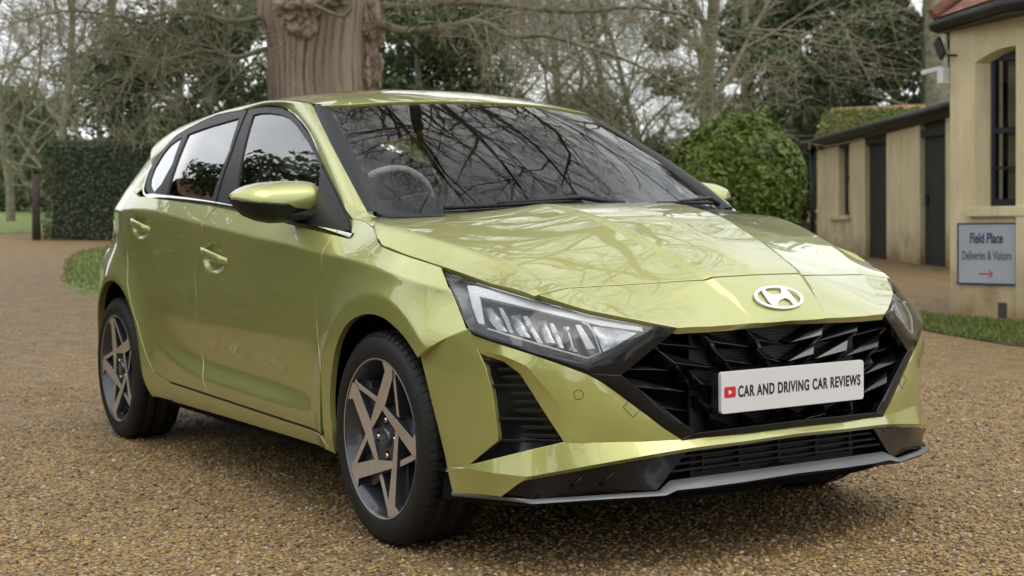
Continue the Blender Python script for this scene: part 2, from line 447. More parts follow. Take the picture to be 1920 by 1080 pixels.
# bonnet
hz0 = pchip([-.35,-.1,.1,.25,.36,.45,.55,.644,.70,.741,.785,.81],[1.003,.993,.966,.936,.900,.868,.826,.779,.744,.709,.663,.622])
hy1 = pchip([-.35,-.06,.09,.244,.353,.44,.541,.639,.678,.737,.795,.84],[.26,.248,.247,.235,.221,.210,.193,.173,.164,.148,.128,.115])
hz1 = pchip([-.35,-.06,.09,.244,.353,.44,.541,.639,.678,.737,.795,.84],[1.0,.988,.964,.929,.892,.859,.817,.774,.747,.704,.655,.61])
hy2 = pchip([-.35,-.136,.132,.303,.417,.515,.612,.686,.774,.84],[.815,.790,.715,.645,.594,.543,.484,.434,.376,.33])
hz2 = pchip([-.35,-.136,.132,.303,.417,.515,.612,.686,.774,.84],[.955,.936,.880,.834,.793,.758,.720,.692,.654,.62])
hs3 = pchip([-.35,-.1,.15,.30,.515,.7,.8],[.8,.75,.62,.42,.12,.12,.12])
def HH(x, y):
    x = np.asarray(x, float); a = np.sqrt(np.asarray(y, float)**2+.0004)
    z0, y1, z1, y2, z2 = hz0(x), hy1(x), hz1(x), hy2(x), hz2(x)
    def raw(a):
        u = np.clip(a/y1, 0, 1); t = np.clip((a-y1)/(y2-y1), 0, 1)
        A = z0+(z1-z0)*u
        B = z1+(z2-z1)*(t+.42*t*(t-1)*-1*sstep(.55,-.1,x)) 
        C = z2-hs3(x)*(a-y2)
        return np.where(a < y1, A, np.where(a < y2, B, C))
    z = 0
    for o, w in ((-.014,.15),(-.007,.22),(0,.26),(.007,.22),(.014,.15)):
        z = z+w*raw(np.abs(a+o))
    # light-catching ridge beside crease 1
    wd = .011*(1-.7*sstep(.66, .80, x))
    return z+.0078*(1-np.clip((a-y1+wd)/(2*wd), 0, 1))*sstep(-.12, .12, x)*sstep(.80, .70, x)
# roof
rz0 = pchip([-3.1,-2.9,-2.6,-2.2,-1.8,-1.5,-1.2,-.93,-.8],[1.33,1.385,1.425,1.452,1.465,1.466,1.446,1.398,1.36])
ryw = pchip([-3.1,-2.6,-2.0,-1.5,-1.04,-.9],[.50,.54,.575,.590,.589,.56])
def RR(x, y):
    x = np.asarray(x, float); t = np.abs(y)/ryw(x)
    return rz0(x)-.058*t**2.2
# front plan outline (half): x as a function of arc; used to place bumper features
PLAN = [(-.3,.865),(.05,.864),(.25,.858),(.4,.838),(.50,.805),(.575,.752),(.635,.68),(.68,.61),(.715,.53),(.745,.45),(.772,.376),(.79,.28),(.803,.14),(.807,0.)]
D = {"cut_fender":[[-0.3895,0.9053],[-0.3902,0.8554],[-0.3849,0.791],[-0.4231,0.7168],[-0.4239,0.6306],[-0.4054,0.5541],[-0.3653,0.4862],[-0.3651,0.2862]],"cut_mid":[[-1.4338,1.0056],[-1.4664,0.9514],[-1.4666,0.8929],[-1.5315,0.8252],[-1.542,0.7413],[-1.5331,0.6674],[-1.5344,0.4427],[-1.4574,0.3043]],"cut_rear":[[-2.2196,1.0004],[-2.391,0.925],[-2.405,0.8221],[-2.3614,0.7046],[-2.2872,0.61],[-2.2189,0.5281],[-2.1397,0.4005],[-2.0826,0.3379],[-1.9608,0.3129]],"door_bottom":[[-1.9608,0.3129],[-1.4574,0.3043],[-0.3651,0.2862]],"fender_top":[[-0.2824,0.9034],[-0.3732,0.9554],[-0.2792,0.9723],[-0.1668,0.9733],[-0.192,0.9552],[-0.1804,0.936],[-0.1325,0.9106],[-0.0938,0.8904],[-0.0497,0.8721],[0.0796,0.8473],[0.1789,0.8283],[0.2438,0.8146]],"hl_outer_edge":[[0.2438,0.8146],[0.294,0.7836],[0.3334,0.756],[0.3534,0.7293],[0.3764,0.7015],[0.4037,0.6758],[0.4305,0.6519]],"cut_bumper":[[0.4305,0.6519],[0.3918,0.6352],[0.3439,0.612],[0.2805,0.5785]],"arch_f":[[-0.2289,0.5829],[-0.1644,0.6356],[-0.0898,0.662],[-0.011,0.6747],[0.0649,0.6712],[0.1421,0.649],[0.2085,0.6195],[0.2663,0.5677],[0.3293,0.4458],[0.3763,0.3119],[0.3791,0.2802],[0.3564,0.2092]],"arch_f_rear":[[-0.3159,0.2275],[-0.2819,0.3193],[-0.3021,0.4289],[-0.2687,0.5478]],"sill_low":[[-2.1514,0.2263],[-1.8311,0.2199],[-1.2397,0.2308],[-0.5431,0.2223],[-0.3104,0.2305]],"arch_r":[[-2.3808,0.6222],[-2.3042,0.5536],[-2.2313,0.4867],[-2.1626,0.3479],[-2.1514,0.2263]],"dlo_top":[[-2.4897,1.1473],[-2.5254,1.2096],[-2.442,1.275],[-2.3593,1.3182],[-2.2489,1.3416],[-1.9668,1.3817],[-1.8562,1.3894],[-1.6066,1.3893],[-1.4447,1.3892],[-1.2871,1.372],[-1.1858,1.3462],[-1.0788,1.3134],[-0.9048,1.2464],[-0.7067,1.1487],[-0.5846,1.0872],[-0.4665,1.0257],[-0.3862,0.9789],[-0.3128,0.9271],[-0.2994,0.9091]],"dlo_bot":[[-2.2542,1.0677],[-1.8204,1.0433],[-1.4351,1.0176],[-1.2504,0.9989],[-0.9448,0.9722],[-0.6928,0.9455],[-0.4685,0.9202],[-0.33,0.9059]],"glass_f":[[-1.3034,1.0869],[-1.393,1.2],[-1.5191,1.3582],[-1.4701,1.3609],[-1.3765,1.3559],[-1.2672,1.343],[-1.1681,1.3231],[-1.0454,1.2828],[-0.883,1.2177],[-0.7602,1.1609],[-0.6719,1.1144],[-0.628,1.0544],[-0.5976,0.9991],[-0.6882,0.9587],[-0.9545,0.9834],[-1.2604,1.0106],[-1.2725,1.0379]],"glass_r":[[-2.0256,1.066],[-2.0741,1.1743],[-2.1435,1.3196],[-1.8949,1.3397],[-1.6428,1.355],[-1.5415,1.222],[-1.4875,1.0314]],"glass_q":[[-2.2329,1.0765],[-2.3627,1.1134],[-2.41,1.1403],[-2.4331,1.1882],[-2.4012,1.2513],[-2.3499,1.2847],[-2.2127,1.3119],[-2.1322,1.193],[-2.1603,1.1117]],"sail":[[-0.6934,1.1382],[-0.5212,1.0516],[-0.3635,0.9613],[-0.3015,0.9153],[-0.3993,0.9113],[-0.5559,0.9318],[-0.6033,1.028]],"bgap":[[-1.609,1.3863],[-1.5105,1.213],[-1.4344,1.023]],"qgap":[[-2.2111,1.3321],[-2.1475,1.2019],[-2.1439,1.0744]],"hood_side":[[-0.7077,0.4787],[-0.2915,0.7133],[-0.1539,0.7909],[-0.1042,0.8115],[-0.0692,0.8234],[-0.0323,0.83],[0.0676,0.808],[0.2151,0.7666],[0.4102,0.7144],[0.5257,0.6619],[0.5256,0.6474]],"hood_front":[[0.5256,0.6474],[0.5186,0.5474],[0.5525,0.4463],[0.6002,0.3144],[0.6451,0.1839],[0.6486,0.1712],[0.651,0.1599],[0.6559,0.077],[0.6594,0.0131]],"nose_side":[[0.5256,0.6474],[0.5847,0.6023],[0.6342,0.5612],[0.688,0.4979],[0.7468,0.4219],[0.776,0.3773]],"nose_lip":[[0.776,0.3773],[0.7892,0.2847],[0.7952,0.1986],[0.7978,0.1076],[0.7943,0.0086]],"hood_back":[[-0.7077,0.4787],[-0.5902,0.3974],[-0.4727,0.333],[-0.2718,0.2734],[-0.2434,0.1266]],"crease1":[[-0.0567,0.2481],[0.2481,0.2383],[0.4439,0.2126],[0.6414,0.1746]],"hl_top":[[0.2135,-0.768,0.8038],[0.2977,-0.7461,0.7843],[0.4107,-0.7171,0.7588],[0.5271,-0.6614,0.7285],[0.5852,-0.6054,0.708],[0.6348,-0.5644,0.6901],[0.6882,-0.501,0.6729],[0.7448,-0.4234,0.6538]],"hl_bot":[[0.7534,-0.427,0.6589],[0.7214,-0.513,0.611],[0.6875,-0.5929,0.5643],[0.6193,-0.6988,0.5945],[0.5555,-0.7658,0.6219],[0.5075,-0.7997,0.6389],[0.4525,-0.8207,0.6565]],"hl_out":[[0.4305,-0.811269728130551,0.6519],[0.4037,-0.8068419352869293,0.6758],[0.3764,-0.8039331247065977,0.7015],[0.3534,-0.8034155233365499,0.7293],[0.3334,-0.8049359045503752,0.756],[0.294,-0.7955391402020664,0.7836],[0.2438,-0.7823511657188631,0.8146]],"trim_low":[[0.4489,-0.8218,0.6563],[0.4664,-0.8161,0.6387],[0.516,-0.7937,0.6251],[0.6059,-0.7149,0.5894],[0.6536,-0.6511,0.5608],[0.6824,-0.6045,0.5393]],"gr_out":[[0.6824,-0.6045,0.5393],[0.6969,-0.5714,0.5193],[0.7114,-0.5381,0.4931],[0.7428,-0.4559,0.4252],[0.7581,-0.4141,0.3901],[0.7731,-0.3699,0.3594]],"frame_in":[[0.7723,-0.3744,0.6494],[0.7165,-0.5259,0.5338],[0.7812,-0.3268,0.3704]],"hl_tip":[[0.6893,-0.5888,0.5636]],"cheek_cut":[[0.4489,-0.8219,0.6535],[0.3997,-0.838,0.6359],[0.3279,-0.8476,0.6105],[0.2485,-0.858,0.5751]],"arch_b":[[0.2485,-0.858,0.5751],[0.3011,-0.8512,0.4417],[0.3549,-0.844,0.3079],[0.3635,-0.8429,0.2771]],"ridge":[[0.4779,-0.8123,0.6041],[0.5043,-0.8019,0.5526],[0.5174,-0.7927,0.4953],[0.5251,-0.7873,0.429],[0.5294,-0.7842,0.3651],[0.4411,-0.8244,0.2924]],"vent_in":[[0.4913,-0.8041,0.5905],[0.5393,-0.7666,0.5721],[0.573,-0.74,0.5424],[0.5888,-0.7234,0.5078],[0.6157,-0.6959,0.4466],[0.6499,-0.6569,0.3643]],"vent_low":[[0.6499,-0.6569,0.3643],[0.5839,-0.7413,0.3376],[0.5252,-0.7872,0.3177],[0.4447,-0.8232,0.2935]],"blade_top":[[0.4175,-0.8322,0.285],[0.4411,-0.8244,0.2917],[0.5252,-0.7872,0.3177],[0.5929,-0.7306,0.3419],[0.6511,-0.655,0.3635],[0.6941,-0.5778,0.3595],[0.7354,-0.4755,0.3584],[0.7731,-0.3699,0.3587]],"blade_top_c":[[0.7731,-0.3699,0.3587],[0.7856,-0.3032,0.3589],[0.8003,-0.169,0.3604],[0.8064,-0.0222,0.363]],"blade_lip":[[0.3635,-0.8429,0.2764],[0.4192,-0.8333,0.2825],[0.5266,-0.7968,0.281],[0.6031,-0.7423,0.2763],[0.7077,-0.5923,0.3086],[0.7928,-0.3717,0.3381],[0.803,-0.3176,0.3412],[0.8188,-0.1852,0.3448],[0.8261,-0.0308,0.3501]],"cheek_low":[[0.3634,-0.8429,0.2742],[0.4184,-0.8329,0.2794],[0.5249,-0.7959,0.2764],[0.6017,-0.7415,0.2719],[0.5791,-0.7562,0.2555],[0.535,-0.7803,0.2186]],"cheek_bot":[[0.535,-0.7803,0.2186],[0.3853,-0.84,0.2143]],"pod":[[0.535,-0.7803,0.2186],[0.5791,-0.7562,0.2555],[0.6,-0.7364,0.2683],[0.6924,-0.5817,0.297],[0.7681,-0.3433,0.3231],[0.752,-0.4308,0.2286],[0.6161,-0.7147,0.2182]],"spl_top":[[0.3806,-0.8406,0.2137],[0.5414,-0.7842,0.218],[0.6102,-0.7241,0.217],[0.7012,-0.589,0.2261],[0.7619,-0.4366,0.2286],[0.7514,-0.3914,0.2502],[0.7724,-0.2936,0.2547],[0.7863,-0.1579,0.2574],[0.7917,0.01,0.2589]],"spl_bot":[[0.3814,-0.8405,0.203],[0.6201,-0.7339,0.2071],[0.7149,-0.5988,0.2176],[0.7833,-0.4272,0.2197],[0.7793,-0.3888,0.2287],[0.7958,-0.3131,0.2298],[0.8113,-0.1798,0.233],[0.8187,-0.0113,0.2377]],"fins":[[[0.7735,0.1215,0.5837],[0.7583,0.2889,0.6352],[0.7621,0.2578,0.5987]],[[0.761,0.2697,0.5897],[0.7198,0.437,0.6298],[0.7248,0.423,0.6044]],[[0.7765,0.0184,0.5876],[0.7728,0.1425,0.6328],[0.7739,0.1082,0.5949]],[[0.7738,0.1105,0.5357],[0.7632,0.2458,0.5825],[0.7665,0.21,0.5455]],[[0.764,0.2365,0.5339],[0.7315,0.4047,0.5875],[0.7463,0.3529,0.5432]],[[0.7431,0.3701,0.5351],[0.6772,0.5479,0.5659],[0.6787,0.5445,0.5413]],[[0.7766,0.0127,0.5357],[0.774,0.1054,0.5777],[0.7748,0.0786,0.5466]],[[0.7516,0.3251,0.4754],[0.69,0.5166,0.5292],[0.7062,0.4733,0.4891]],[[0.756,0.3014,0.4993],[0.7476,0.3459,0.5277],[0.7489,0.339,0.5102]],[[0.7535,0.3145,0.4204],[0.7134,0.4543,0.4712],[0.7303,0.4081,0.4352]],[[0.7747,0.0798,0.371],[0.7726,0.1448,0.4003],[0.7734,0.1254,0.3786]],[[0.7685,0.1882,0.3767],[0.7619,0.2595,0.3997],[0.7639,0.2385,0.383]],[[0.7766,0.0139,0.375],[0.7762,0.0272,0.3988],[0.7761,0.0324,0.3868]],[[0.7685,0.1889,0.4707],[0.754,0.3118,0.5204],[0.7592,0.2845,0.4868]],[[0.7754,0.0569,0.4809],[0.7684,0.1893,0.5255],[0.7711,0.16,0.4964]],[[0.7696,0.1768,0.4091],[0.7567,0.2978,0.4578],[0.7608,0.2716,0.4244]],[[0.7757,0.0459,0.4279],[0.7706,0.1655,0.4648],[0.7728,0.1421,0.4355]]],"mir_top":[[-1.0338,1.0294],[-1.0285,1.0388],[-1.017,1.0481],[-0.9969,1.0588],[-0.9739,1.0668],[-0.9451,1.0727],[-0.9163,1.0763],[-0.858,1.0798],[-0.7991,1.0805],[-0.7694,1.0791],[-0.7546,1.075],[-0.7473,1.0653]],"mir_seam":[[-1.034,1.02],[-0.9895,1.0125],[-0.9468,1.0087],[-0.8745,1.0041],[-0.8427,0.9897],[-0.8014,0.9871],[-0.7417,0.9843]],"mir_bot":[[-1.0332,1.0187],[-1.0211,0.9972],[-0.9907,0.9673],[-0.9482,0.9506],[-0.9023,0.9413],[-0.8556,0.9417],[-0.8023,0.9486],[-0.7423,0.9589]],"mir_in":[[-0.7473,1.0653],[-0.7554,1.0419],[-0.7617,1.0254],[-0.7533,1.0032],[-0.7417,0.9843]],"mir_arm":[[-0.6858,0.9832],[-0.6863,0.961],[-0.7002,0.9514],[-0.826,0.9462],[-0.8555,0.9439],[-0.8372,0.9737],[-0.7389,0.9782],[-0.7234,0.9947]],"roof_front":[[-0.989,0.5697],[-0.9236,0.4331],[-0.8613,0.2368],[0.0908,0.6333],[0.5588,0.7839]],"drl":[[0.3326,-0.7536,0.7635],[0.3551,-0.7402,0.7624],[0.3871,-0.7262,0.7547],[0.5305,-0.6394,0.7158],[0.65,-0.5354,0.6742],[0.7169,-0.4545,0.6553],[0.7232,-0.4518,0.6454],[0.712,-0.4679,0.6481],[0.6553,-0.5393,0.6615],[0.566,-0.6261,0.6908],[0.4594,-0.7046,0.7207],[0.3847,-0.7478,0.7371],[0.4559,-0.7752,0.666],[0.4403,-0.7839,0.6706],[0.3915,-0.7734,0.7121]],"drl_line":[[0.3908,-0.7514,0.7363],[0.4602,-0.7778,0.6664]],"low_line":[[0.4715,-0.7747,0.6545],[0.5345,-0.7308,0.6336],[0.5927,-0.6814,0.6125],[0.6749,-0.595,0.5795],[0.6861,-0.5614,0.5925],[0.6507,-0.5605,0.6465],[0.6356,-0.5664,0.6628],[0.6236,-0.5766,0.6688]],"inner_leg":[[0.6109,-0.5884,0.6626],[0.6181,-0.5785,0.6625],[0.6676,-0.5675,0.6037],[0.6577,-0.5846,0.6025]],"tri_refl":[[0.6376,-0.5531,0.6576],[0.6664,-0.5174,0.6527],[0.7109,-0.4596,0.6421],[0.6947,-0.5084,0.6157],[0.6819,-0.5499,0.5945],[0.6598,-0.5504,0.6281]],"bowls":[[0.4402,-0.7374,0.6813],[0.5042,-0.7006,0.658],[0.5537,-0.663,0.6402],[0.5961,-0.6251,0.6253]],"sensor":[[0.6716,-0.623,0.4871]],"tow":[[0.7292,-0.492,0.4505]],"facets":[[[0.3996,-0.7437,0.7048],[0.4166,-0.7264,0.7073],[0.4538,-0.7238,0.6814],[0.4955,-0.7263,0.6449],[0.4743,-0.7441,0.6487],[0.4351,-0.749,0.6754]],[[0.4416,-0.7232,0.7064],[0.449,-0.716,0.7073],[0.4785,-0.717,0.6822],[0.5164,-0.723,0.6438],[0.5094,-0.7294,0.6456],[0.4772,-0.7254,0.6764]],[[0.4735,-0.7012,0.6843],[0.4861,-0.6833,0.6888],[0.5167,-0.6829,0.6608],[0.5445,-0.6865,0.6302],[0.5251,-0.705,0.6347],[0.4968,-0.7087,0.658]],[[0.5059,-0.6848,0.6851],[0.5137,-0.6769,0.6851],[0.5447,-0.6752,0.6558],[0.5828,-0.6732,0.6165],[0.573,-0.6831,0.6195],[0.5405,-0.6872,0.65]],[[0.5309,-0.6552,0.671],[0.5425,-0.6368,0.6759],[0.5691,-0.6344,0.6488],[0.5929,-0.6397,0.6168],[0.5771,-0.6585,0.6184],[0.5501,-0.6606,0.6461]],[[0.5624,-0.6407,0.6673],[0.5693,-0.6324,0.6678],[0.5962,-0.6305,0.6379],[0.6212,-0.6331,0.6045],[0.6135,-0.6425,0.6067],[0.5895,-0.6426,0.6351]],[[0.5817,-0.6094,0.6575],[0.5897,-0.5963,0.6597],[0.612,-0.597,0.6309],[0.6358,-0.6028,0.5945],[0.6232,-0.6181,0.5976],[0.6,-0.6167,0.6282]]],"tail":[[-2.6481,0.9631],[-2.5304,0.9345],[-2.5278,0.888]],"tail_low":[[-2.8366,0.7559],[-2.7271,0.7466],[-2.6918,0.8728]],"C1":[[0.4779,-0.8123,0.6041],[0.5516,-0.7714,0.587],[0.5965,-0.7334,0.5627],[0.6237,-0.7008,0.5129],[0.6462,-0.6673,0.4629],[0.6745,-0.6186,0.3637]],"frame_bot":[[0.7731,-0.3699,0.3594],[0.7812,-0.3268,0.3718],[0.8003,-0.1688,0.3769],[0.8065,-0.0164,0.3794]],"frame_bot2":[[0.7731,-0.3699,0.3594],[0.8003,-0.1689,0.3625],[0.8065,-0.0184,0.3656]],"wip":[[-0.4093,-0.3708,0.992],[-0.0372,-0.416,1.0],[0.0028,-0.3058,1.01],[0.0508,-0.259,1.012],[-0.0238,-0.1225,1.008],[-0.2707,0.309,1.0],[-0.109,0.2718,0.998],[-0.2462,0.4417,1.008],[-0.2092,0.4712,1.008],[-0.0581,0.4528,0.995]],"handle_f":[[-1.4802,0.8333],[-1.4192,0.8559],[-1.279,0.8209],[-1.2124,0.7903],[-1.3204,0.7841],[-1.4703,0.8112]],"cup_f":[[-1.4802,0.8333],[-1.4131,0.8618],[-1.2821,0.8679],[-1.217,0.8363],[-1.2183,0.7973],[-1.3646,0.7689],[-1.4534,0.7967]],"handle_r":[[-2.3221,0.9491],[-2.2751,0.9721],[-2.0904,0.9357],[-2.0917,0.9114],[-2.3133,0.9306]],"cup_r":[[-2.3251,0.9492],[-2.1929,0.9796],[-2.0759,0.9639],[-2.0785,0.9154],[-2.2422,0.8923],[-2.316,0.9198]]}
# ---------------- the car ----------------
PLAN_A = np.array(PLAN)
car = empty('parked_car', (0, 0, 0))
tag(car, 'lime green metallic five door hatchback parked on the gravel, seen from its front corner', 'car')
P_ = M['paint']
def A2(k): return [tuple(p) for p in D[k]]
def A3(k): return [np.array(p, float) for p in D[k]]
def arch(cx, r, a0, a1, n=24, cz=.335):
    return [(cx+r*math.cos(R(a)), cz+r*math.sin(R(a))) for a in np.linspace(a0, a1, n)]
# -- side panels, (x, z) outlines
dlo_bot = A2('dlo_bot'); dlo_top = A2('dlo_top')
cutF = A2('cut_fender'); cutM = A2('cut_mid'); cutR = A2('cut_rear')
af_ = smooth_curve([(-.300, .30), (-.306, .36), (-.297, .44), (-.270, .52), (-.229, .583), (-.164, .636), (-.085, .664), (-.005, .674), (.075, .667), (.150, .642), (.2084, .6125), (.2662, .5677)], 5).tolist()
i_b = 13  # last arch point before the bumper starts
archF_f = [p for p in A2('arch_f')[:8]]
fender_o = cutF+[(-.356, .229), (-.318, .225)]+[tuple(p) for p in af_]+A2('cut_bumper')[::-1][1:]+A2('hl_outer_edge')[::-1][1:]+A2('fender_top')[::-1][1:6]+[(-.17, .925), (-.25, .942), (-.33, .952), (-.3785, .9554), (-.2892, .9033)]
door_b = [(-.389, .282), (-1.441, .305), (-1.90, .314)]
def zb_low(x): return float(zbl(x))-.010
fd_o = cutF[:8]+[(-1.44, .3045)]+cutM[::-1][1:7]+[(-1.425, zb_low(-1.425))]+[(x, zb_low(x)) for x in np.linspace(-1.3, -.40, 9)]
fd_o[len(cutF)-1] = (-.389, .283)
rd_o = [(cutM[0][0], zb_low(cutM[0][0]))]+cutM[1:7]+[(-1.441, .305), (-1.90, .314)]+cutR[:8][::-1]+[(-2.235, zb_low(-2.235))]+[(x, zb_low(x)) for x in np.linspace(-2.1, -1.5, 6)]
rq_o = [(-2.235, zb_low(-2.235))]+cutR[:8]+[(-1.90, .314), (-1.90, .232), (-2.15, .227), (-2.175, .30)]+arch(-2.57, .375, 12, 172, 26, .325)+[(-2.955, .30), (-2.99, .25), (-3.12, .26), (-3.185, .32), (-3.205, .5), (-3.205, .75), (-3.19, .88), (-3.15, .97), (-3.06, 1.035), (-2.9, 1.07), (-2.7, 1.09), (-2.48, 1.095), (-2.42, 1.080), (-2.34, 1.066)]
sill_o = [(-.389, .277), (-.345, .229), (-.8, .230), (-1.3, .231), (-1.90, .228), (-1.90, .309), (-1.441, .299)]
fnF = lambda a, b: FF(a, b)
def off_line(f, xs, d, n=1): return [(x, float(f(x))+d) for x in xs]
_xs = np.arange(-3.15, .42, .012)
SL = [off_line(zcr, _xs, d) for d in (-.012, -.005, 0, .005, .012)]+[off_line(zlw, np.arange(-2.2, -.3, .015), d) for d in (-.03, -.012, 0, .012, .03)]
for cx_, R2_ in ((0, .400), (-2.57, .392)):
    for d in (-.010, 0, .006, .016): SL.append([(cx_+(R2_+d)*math.cos(t), .335+(R2_+d)*math.sin(t)) for t in np.arange(-.1, 3.3, .03)])
def side_both(name, outline, mat, parent_r, parent_l, fn=fnF, **k):
    return (field_panel(name, fn, 'side', np.array(outline), mat, parent_r, -1, **k), field_panel(name, fn, 'side', np.array(outline), mat, parent_l, 1, **k))
fen = side_both('front_wing', fender_o, P_, car, car, h=.014, depth=.02, lines=SL)
wc = [(x, -float(FF(x, z_)), z_) for x, z_ in ((-.3785, .9554), (-.33, .952), (-.25, .942), (-.17, .925), (-.1409, .9106), (-.1014, .8903))]
wc += [(x, -y, float(HH(x, y))) for x, y in ((-.0692, .8234), (-.1042, .8115), (-.1539, .7909), (-.22, .755), (-.2915, .7133))]
patch2('wing_corner', wc+[(-.318, -.742, .972)], P_, car, h=.012, out=(0, -.5, 1), depth=.02, gap=0)
fdo = side_both('front_door', fd_o, P_, car, car, h=.013, lines=SL)
rdo = side_both('rear_door', rd_o, P_, car, car, h=.013, lines=SL)
rqp = side_both('rear_wing', rq_o, P_, car, car, h=.016, depth=.03, lines=SL)
sil = side_both('sill', sill_o, P_, car, car, h=.02)
# dark shell just behind the panels so that the shut lines read black
sh_o = [(.235, .60), (.235, .78), (-.05, .85), (-.25, .9), (-.40, .92), (-1.4, .995), (-2.2, 1.04), (-2.6, 1.06), (-3.05, 1.0), (-3.17, .85), (-3.17, .32), (-2.99, .27)]+arch(-2.57, .39, 170, 10, 22, .325)+[(-2.15, .25), (-.36, .25)]+arch(0, .352, 172, 50, 22)
side_both('inner_shell', sh_o, M['dark'], car, car, fn=lambda a, b: FF(a, b)-.016, h=.03, depth=0)
# greenhouse: window surrounds with real openings
dlo = [(-2.478, 1.122), (-2.43, 1.098), (-2.35, 1.078)][::-1]+[]+dlo_top[:0]
dlo = [(-2.35, 1.078), (-2.43, 1.098), (-2.478, 1.122)]+dlo_top+dlo_bot[::-1]
gF, gR, gQ = A2('glass_f'), A2('glass_r'), A2('glass_q')
side_both('window_surround', dlo, M['matt_black'], car, car, fn=lambda a, b: GG(a, b)+.001, h=.02, holes=(np.array(gF), np.array(gR), np.array(gQ)), depth=.006)
def grow(o, d): return inset(np.array(o, float), -d)
side_both('front_side_window', grow(gF, .008), M['glass'], fdo[0], fdo[1], fn=lambda a, b: GG(a, b)-.006, h=.03, depth=0)
side_both('rear_side_window', grow(gR, .008), M['privacy'], rdo[0], rdo[1], fn=lambda a, b: GG(a, b)-.006, h=.03, depth=0)
side_both('quarter_window', grow(gQ, .005), M['privacy'], rqp[0], rqp[1], fn=lambda a, b: GG(a, b)-.004, h=.03, depth=0)
side_both('mirror_sail', A2('sail'), M['matt_black'], fdo[0], fdo[1], fn=lambda a, b: GG(a, b)+.007, h=.03, depth=.006)
bg = A2('bgap')
side_both('pillar_seam', [(bg[0][0]-.008, bg[0][1]), bg[1], (bg[2][0]-.006, bg[2][1]), (bg[2][0]+.006, bg[2][1]), (bg[1][0]+.012, bg[1][1]), (bg[0][0]+.004, bg[0][1])], M['dark'], car, car, fn=lambda a, b: GG(a, b)+.0022, h=.03, depth=0, gap=0)
for s_ in (-1, 1):                                    # bright strip under the windows, curling up behind the last one
    xs = np.linspace(-.275, -2.235, 60)
    for (x0, x1) in ((-.275, -.375), (-.380, -1.425), (-1.432, -2.235)):
        xs = np.linspace(x0, x1, 40); A = []; B = []
        for x in xs:
            zt = float(zbl(x))+.006; zl = float(zbl(x))-.011
            if x < -.38 or x0 < -.38: pass
            A.append((x, s_*(float(GG(x, zt))+.003), zt)); B.append((x, s_*(float(FF(x, zl))+.002), zl))
        loft('belt_trim', A, B, M['chrome'], car, nu=40, nv=6, bulge=.004, out=(0, s_, 0), both=False)
    rr = [(-2.235, float(zbl(-2.235)))]+[(-2.36, 1.072), (-2.44, 1.092), (-2.485, 1.122), (-2.51, 1.165), (-2.525, 1.205)]
    rr = smooth_curve(rr, 6); A = []; B = []
    for i, (x, z_) in enumerate(rr):
        t = rr[min(i+1, len(rr)-1)]-rr[max(i-1, 0)]; n_ = np.array([t[1], -t[0]])/np.linalg.norm(t); w_ = .014*(1-.6*i/len(rr))
        if n_[1] > 0: n_ = -n_
        a = rr[i]-n_*.003; b = rr[i]+n_*w_
        A.append((a[0], s_*(float(GG(*a))+.004), a[1])); B.append((b[0], s_*(max(float(GG(*b)), 0)+.003), b[1]))
    loft('belt_trim', A, B, M['chrome'], car, nu=30, nv=5, bulge=.004, out=(0, s_, 0), both=False)
# -- pillars and roof rails: strip from the window surround up to screen / roof edge
ws_edge = smooth_curve([(-.311, -.737, .972), (-.45, -.718, 1.058), (-.665, -.681, 1.18), (-.895, -.627, 1.292), (-1.04, -.590, 1.3605)], 8)
xmap = pchip([-2.6, -2.3, -1.6, -1.287, -1.08, -.70, -.386], [-2.98, -2.42, -1.55, -1.10, -.93, -.62, -.311])
outer = [p for p in dlo_top if p[0] <= -.38][::-1]     # from the pillar base backwards
outer = smooth_curve([(-.386, .979)]+outer[1:], 4)
outer = outer[outer[:, 0].argsort()[::-1]] if False else outer
k_end = int(np.argmin(outer[:, 0])); outer = outer[:k_end+1]
Ac, Bc = [], []
for x, z_ in outer:
    Ac.append((x, -(float(GG(x, z_))+.002), z_)); xi = float(xmap(x))
    if xi > -1.04:
        Bc.append((xi, -float(np.interp(-xi, -ws_edge[:, 0], -ws_edge[:, 1])), float(np.interp(-xi, -ws_edge[:, 0], ws_edge[:, 2]))))
    else: Bc.append((xi, -float(ryw(xi)), float(RR(xi, ryw(xi)))))
Ac = np.array(Ac); Bc = np.array(Bc)
def loft_pts(name, A, B, mat, parent, nv, bulge, both=True, flip=None):
    nu = len(A); vv = np.linspace(0, 1, nv); G_ = A[:, None]*(1-vv)[None, :, None]+B[:, None]*vv[None, :, None]
    tu = np.gradient(G_, axis=0); tv = np.gradient(G_, axis=1); nn = np.cross(tu, tv); nn /= np.linalg.norm(nn, axis=2)[..., None]+1e-12
    if np.mean(nn[..., 1]) > 0: nn = -nn
    G_ = G_+nn*(np.asarray(bulge)[:, None]*(4*vv*(1-vv))[None])[..., None]
    V = G_.reshape(-1, 3); F = [(i*nv+j, (i+1)*nv+j, (i+1)*nv+j+1, i*nv+j+1) for i in range(nu-1) for j in range(nv-1)]
    t = F[len(F)//2]; n0 = np.cross(V[t[1]]-V[t[0]], V[t[2]]-V[t[0]])
    if n0[1] > 0: F = [f[::-1] for f in F]
    a = mk(name, V, F, mat, parent); b = mk(name, V*[1, -1, 1], [f[::-1] for f in F], mat, parent) if both else None
    return a, b
Ac = np.vstack([[(-.345, -.765, .945)], Ac]); Bc = np.vstack([[(-.285, -.715, .945)], Bc]); wd = np.linalg.norm(Ac-Bc, axis=1)
loft_pts('roof_pillar', Ac, Bc, P_, car, 12, np.concatenate([[0, .03], np.full(len(wd)-2, .10)])*wd)
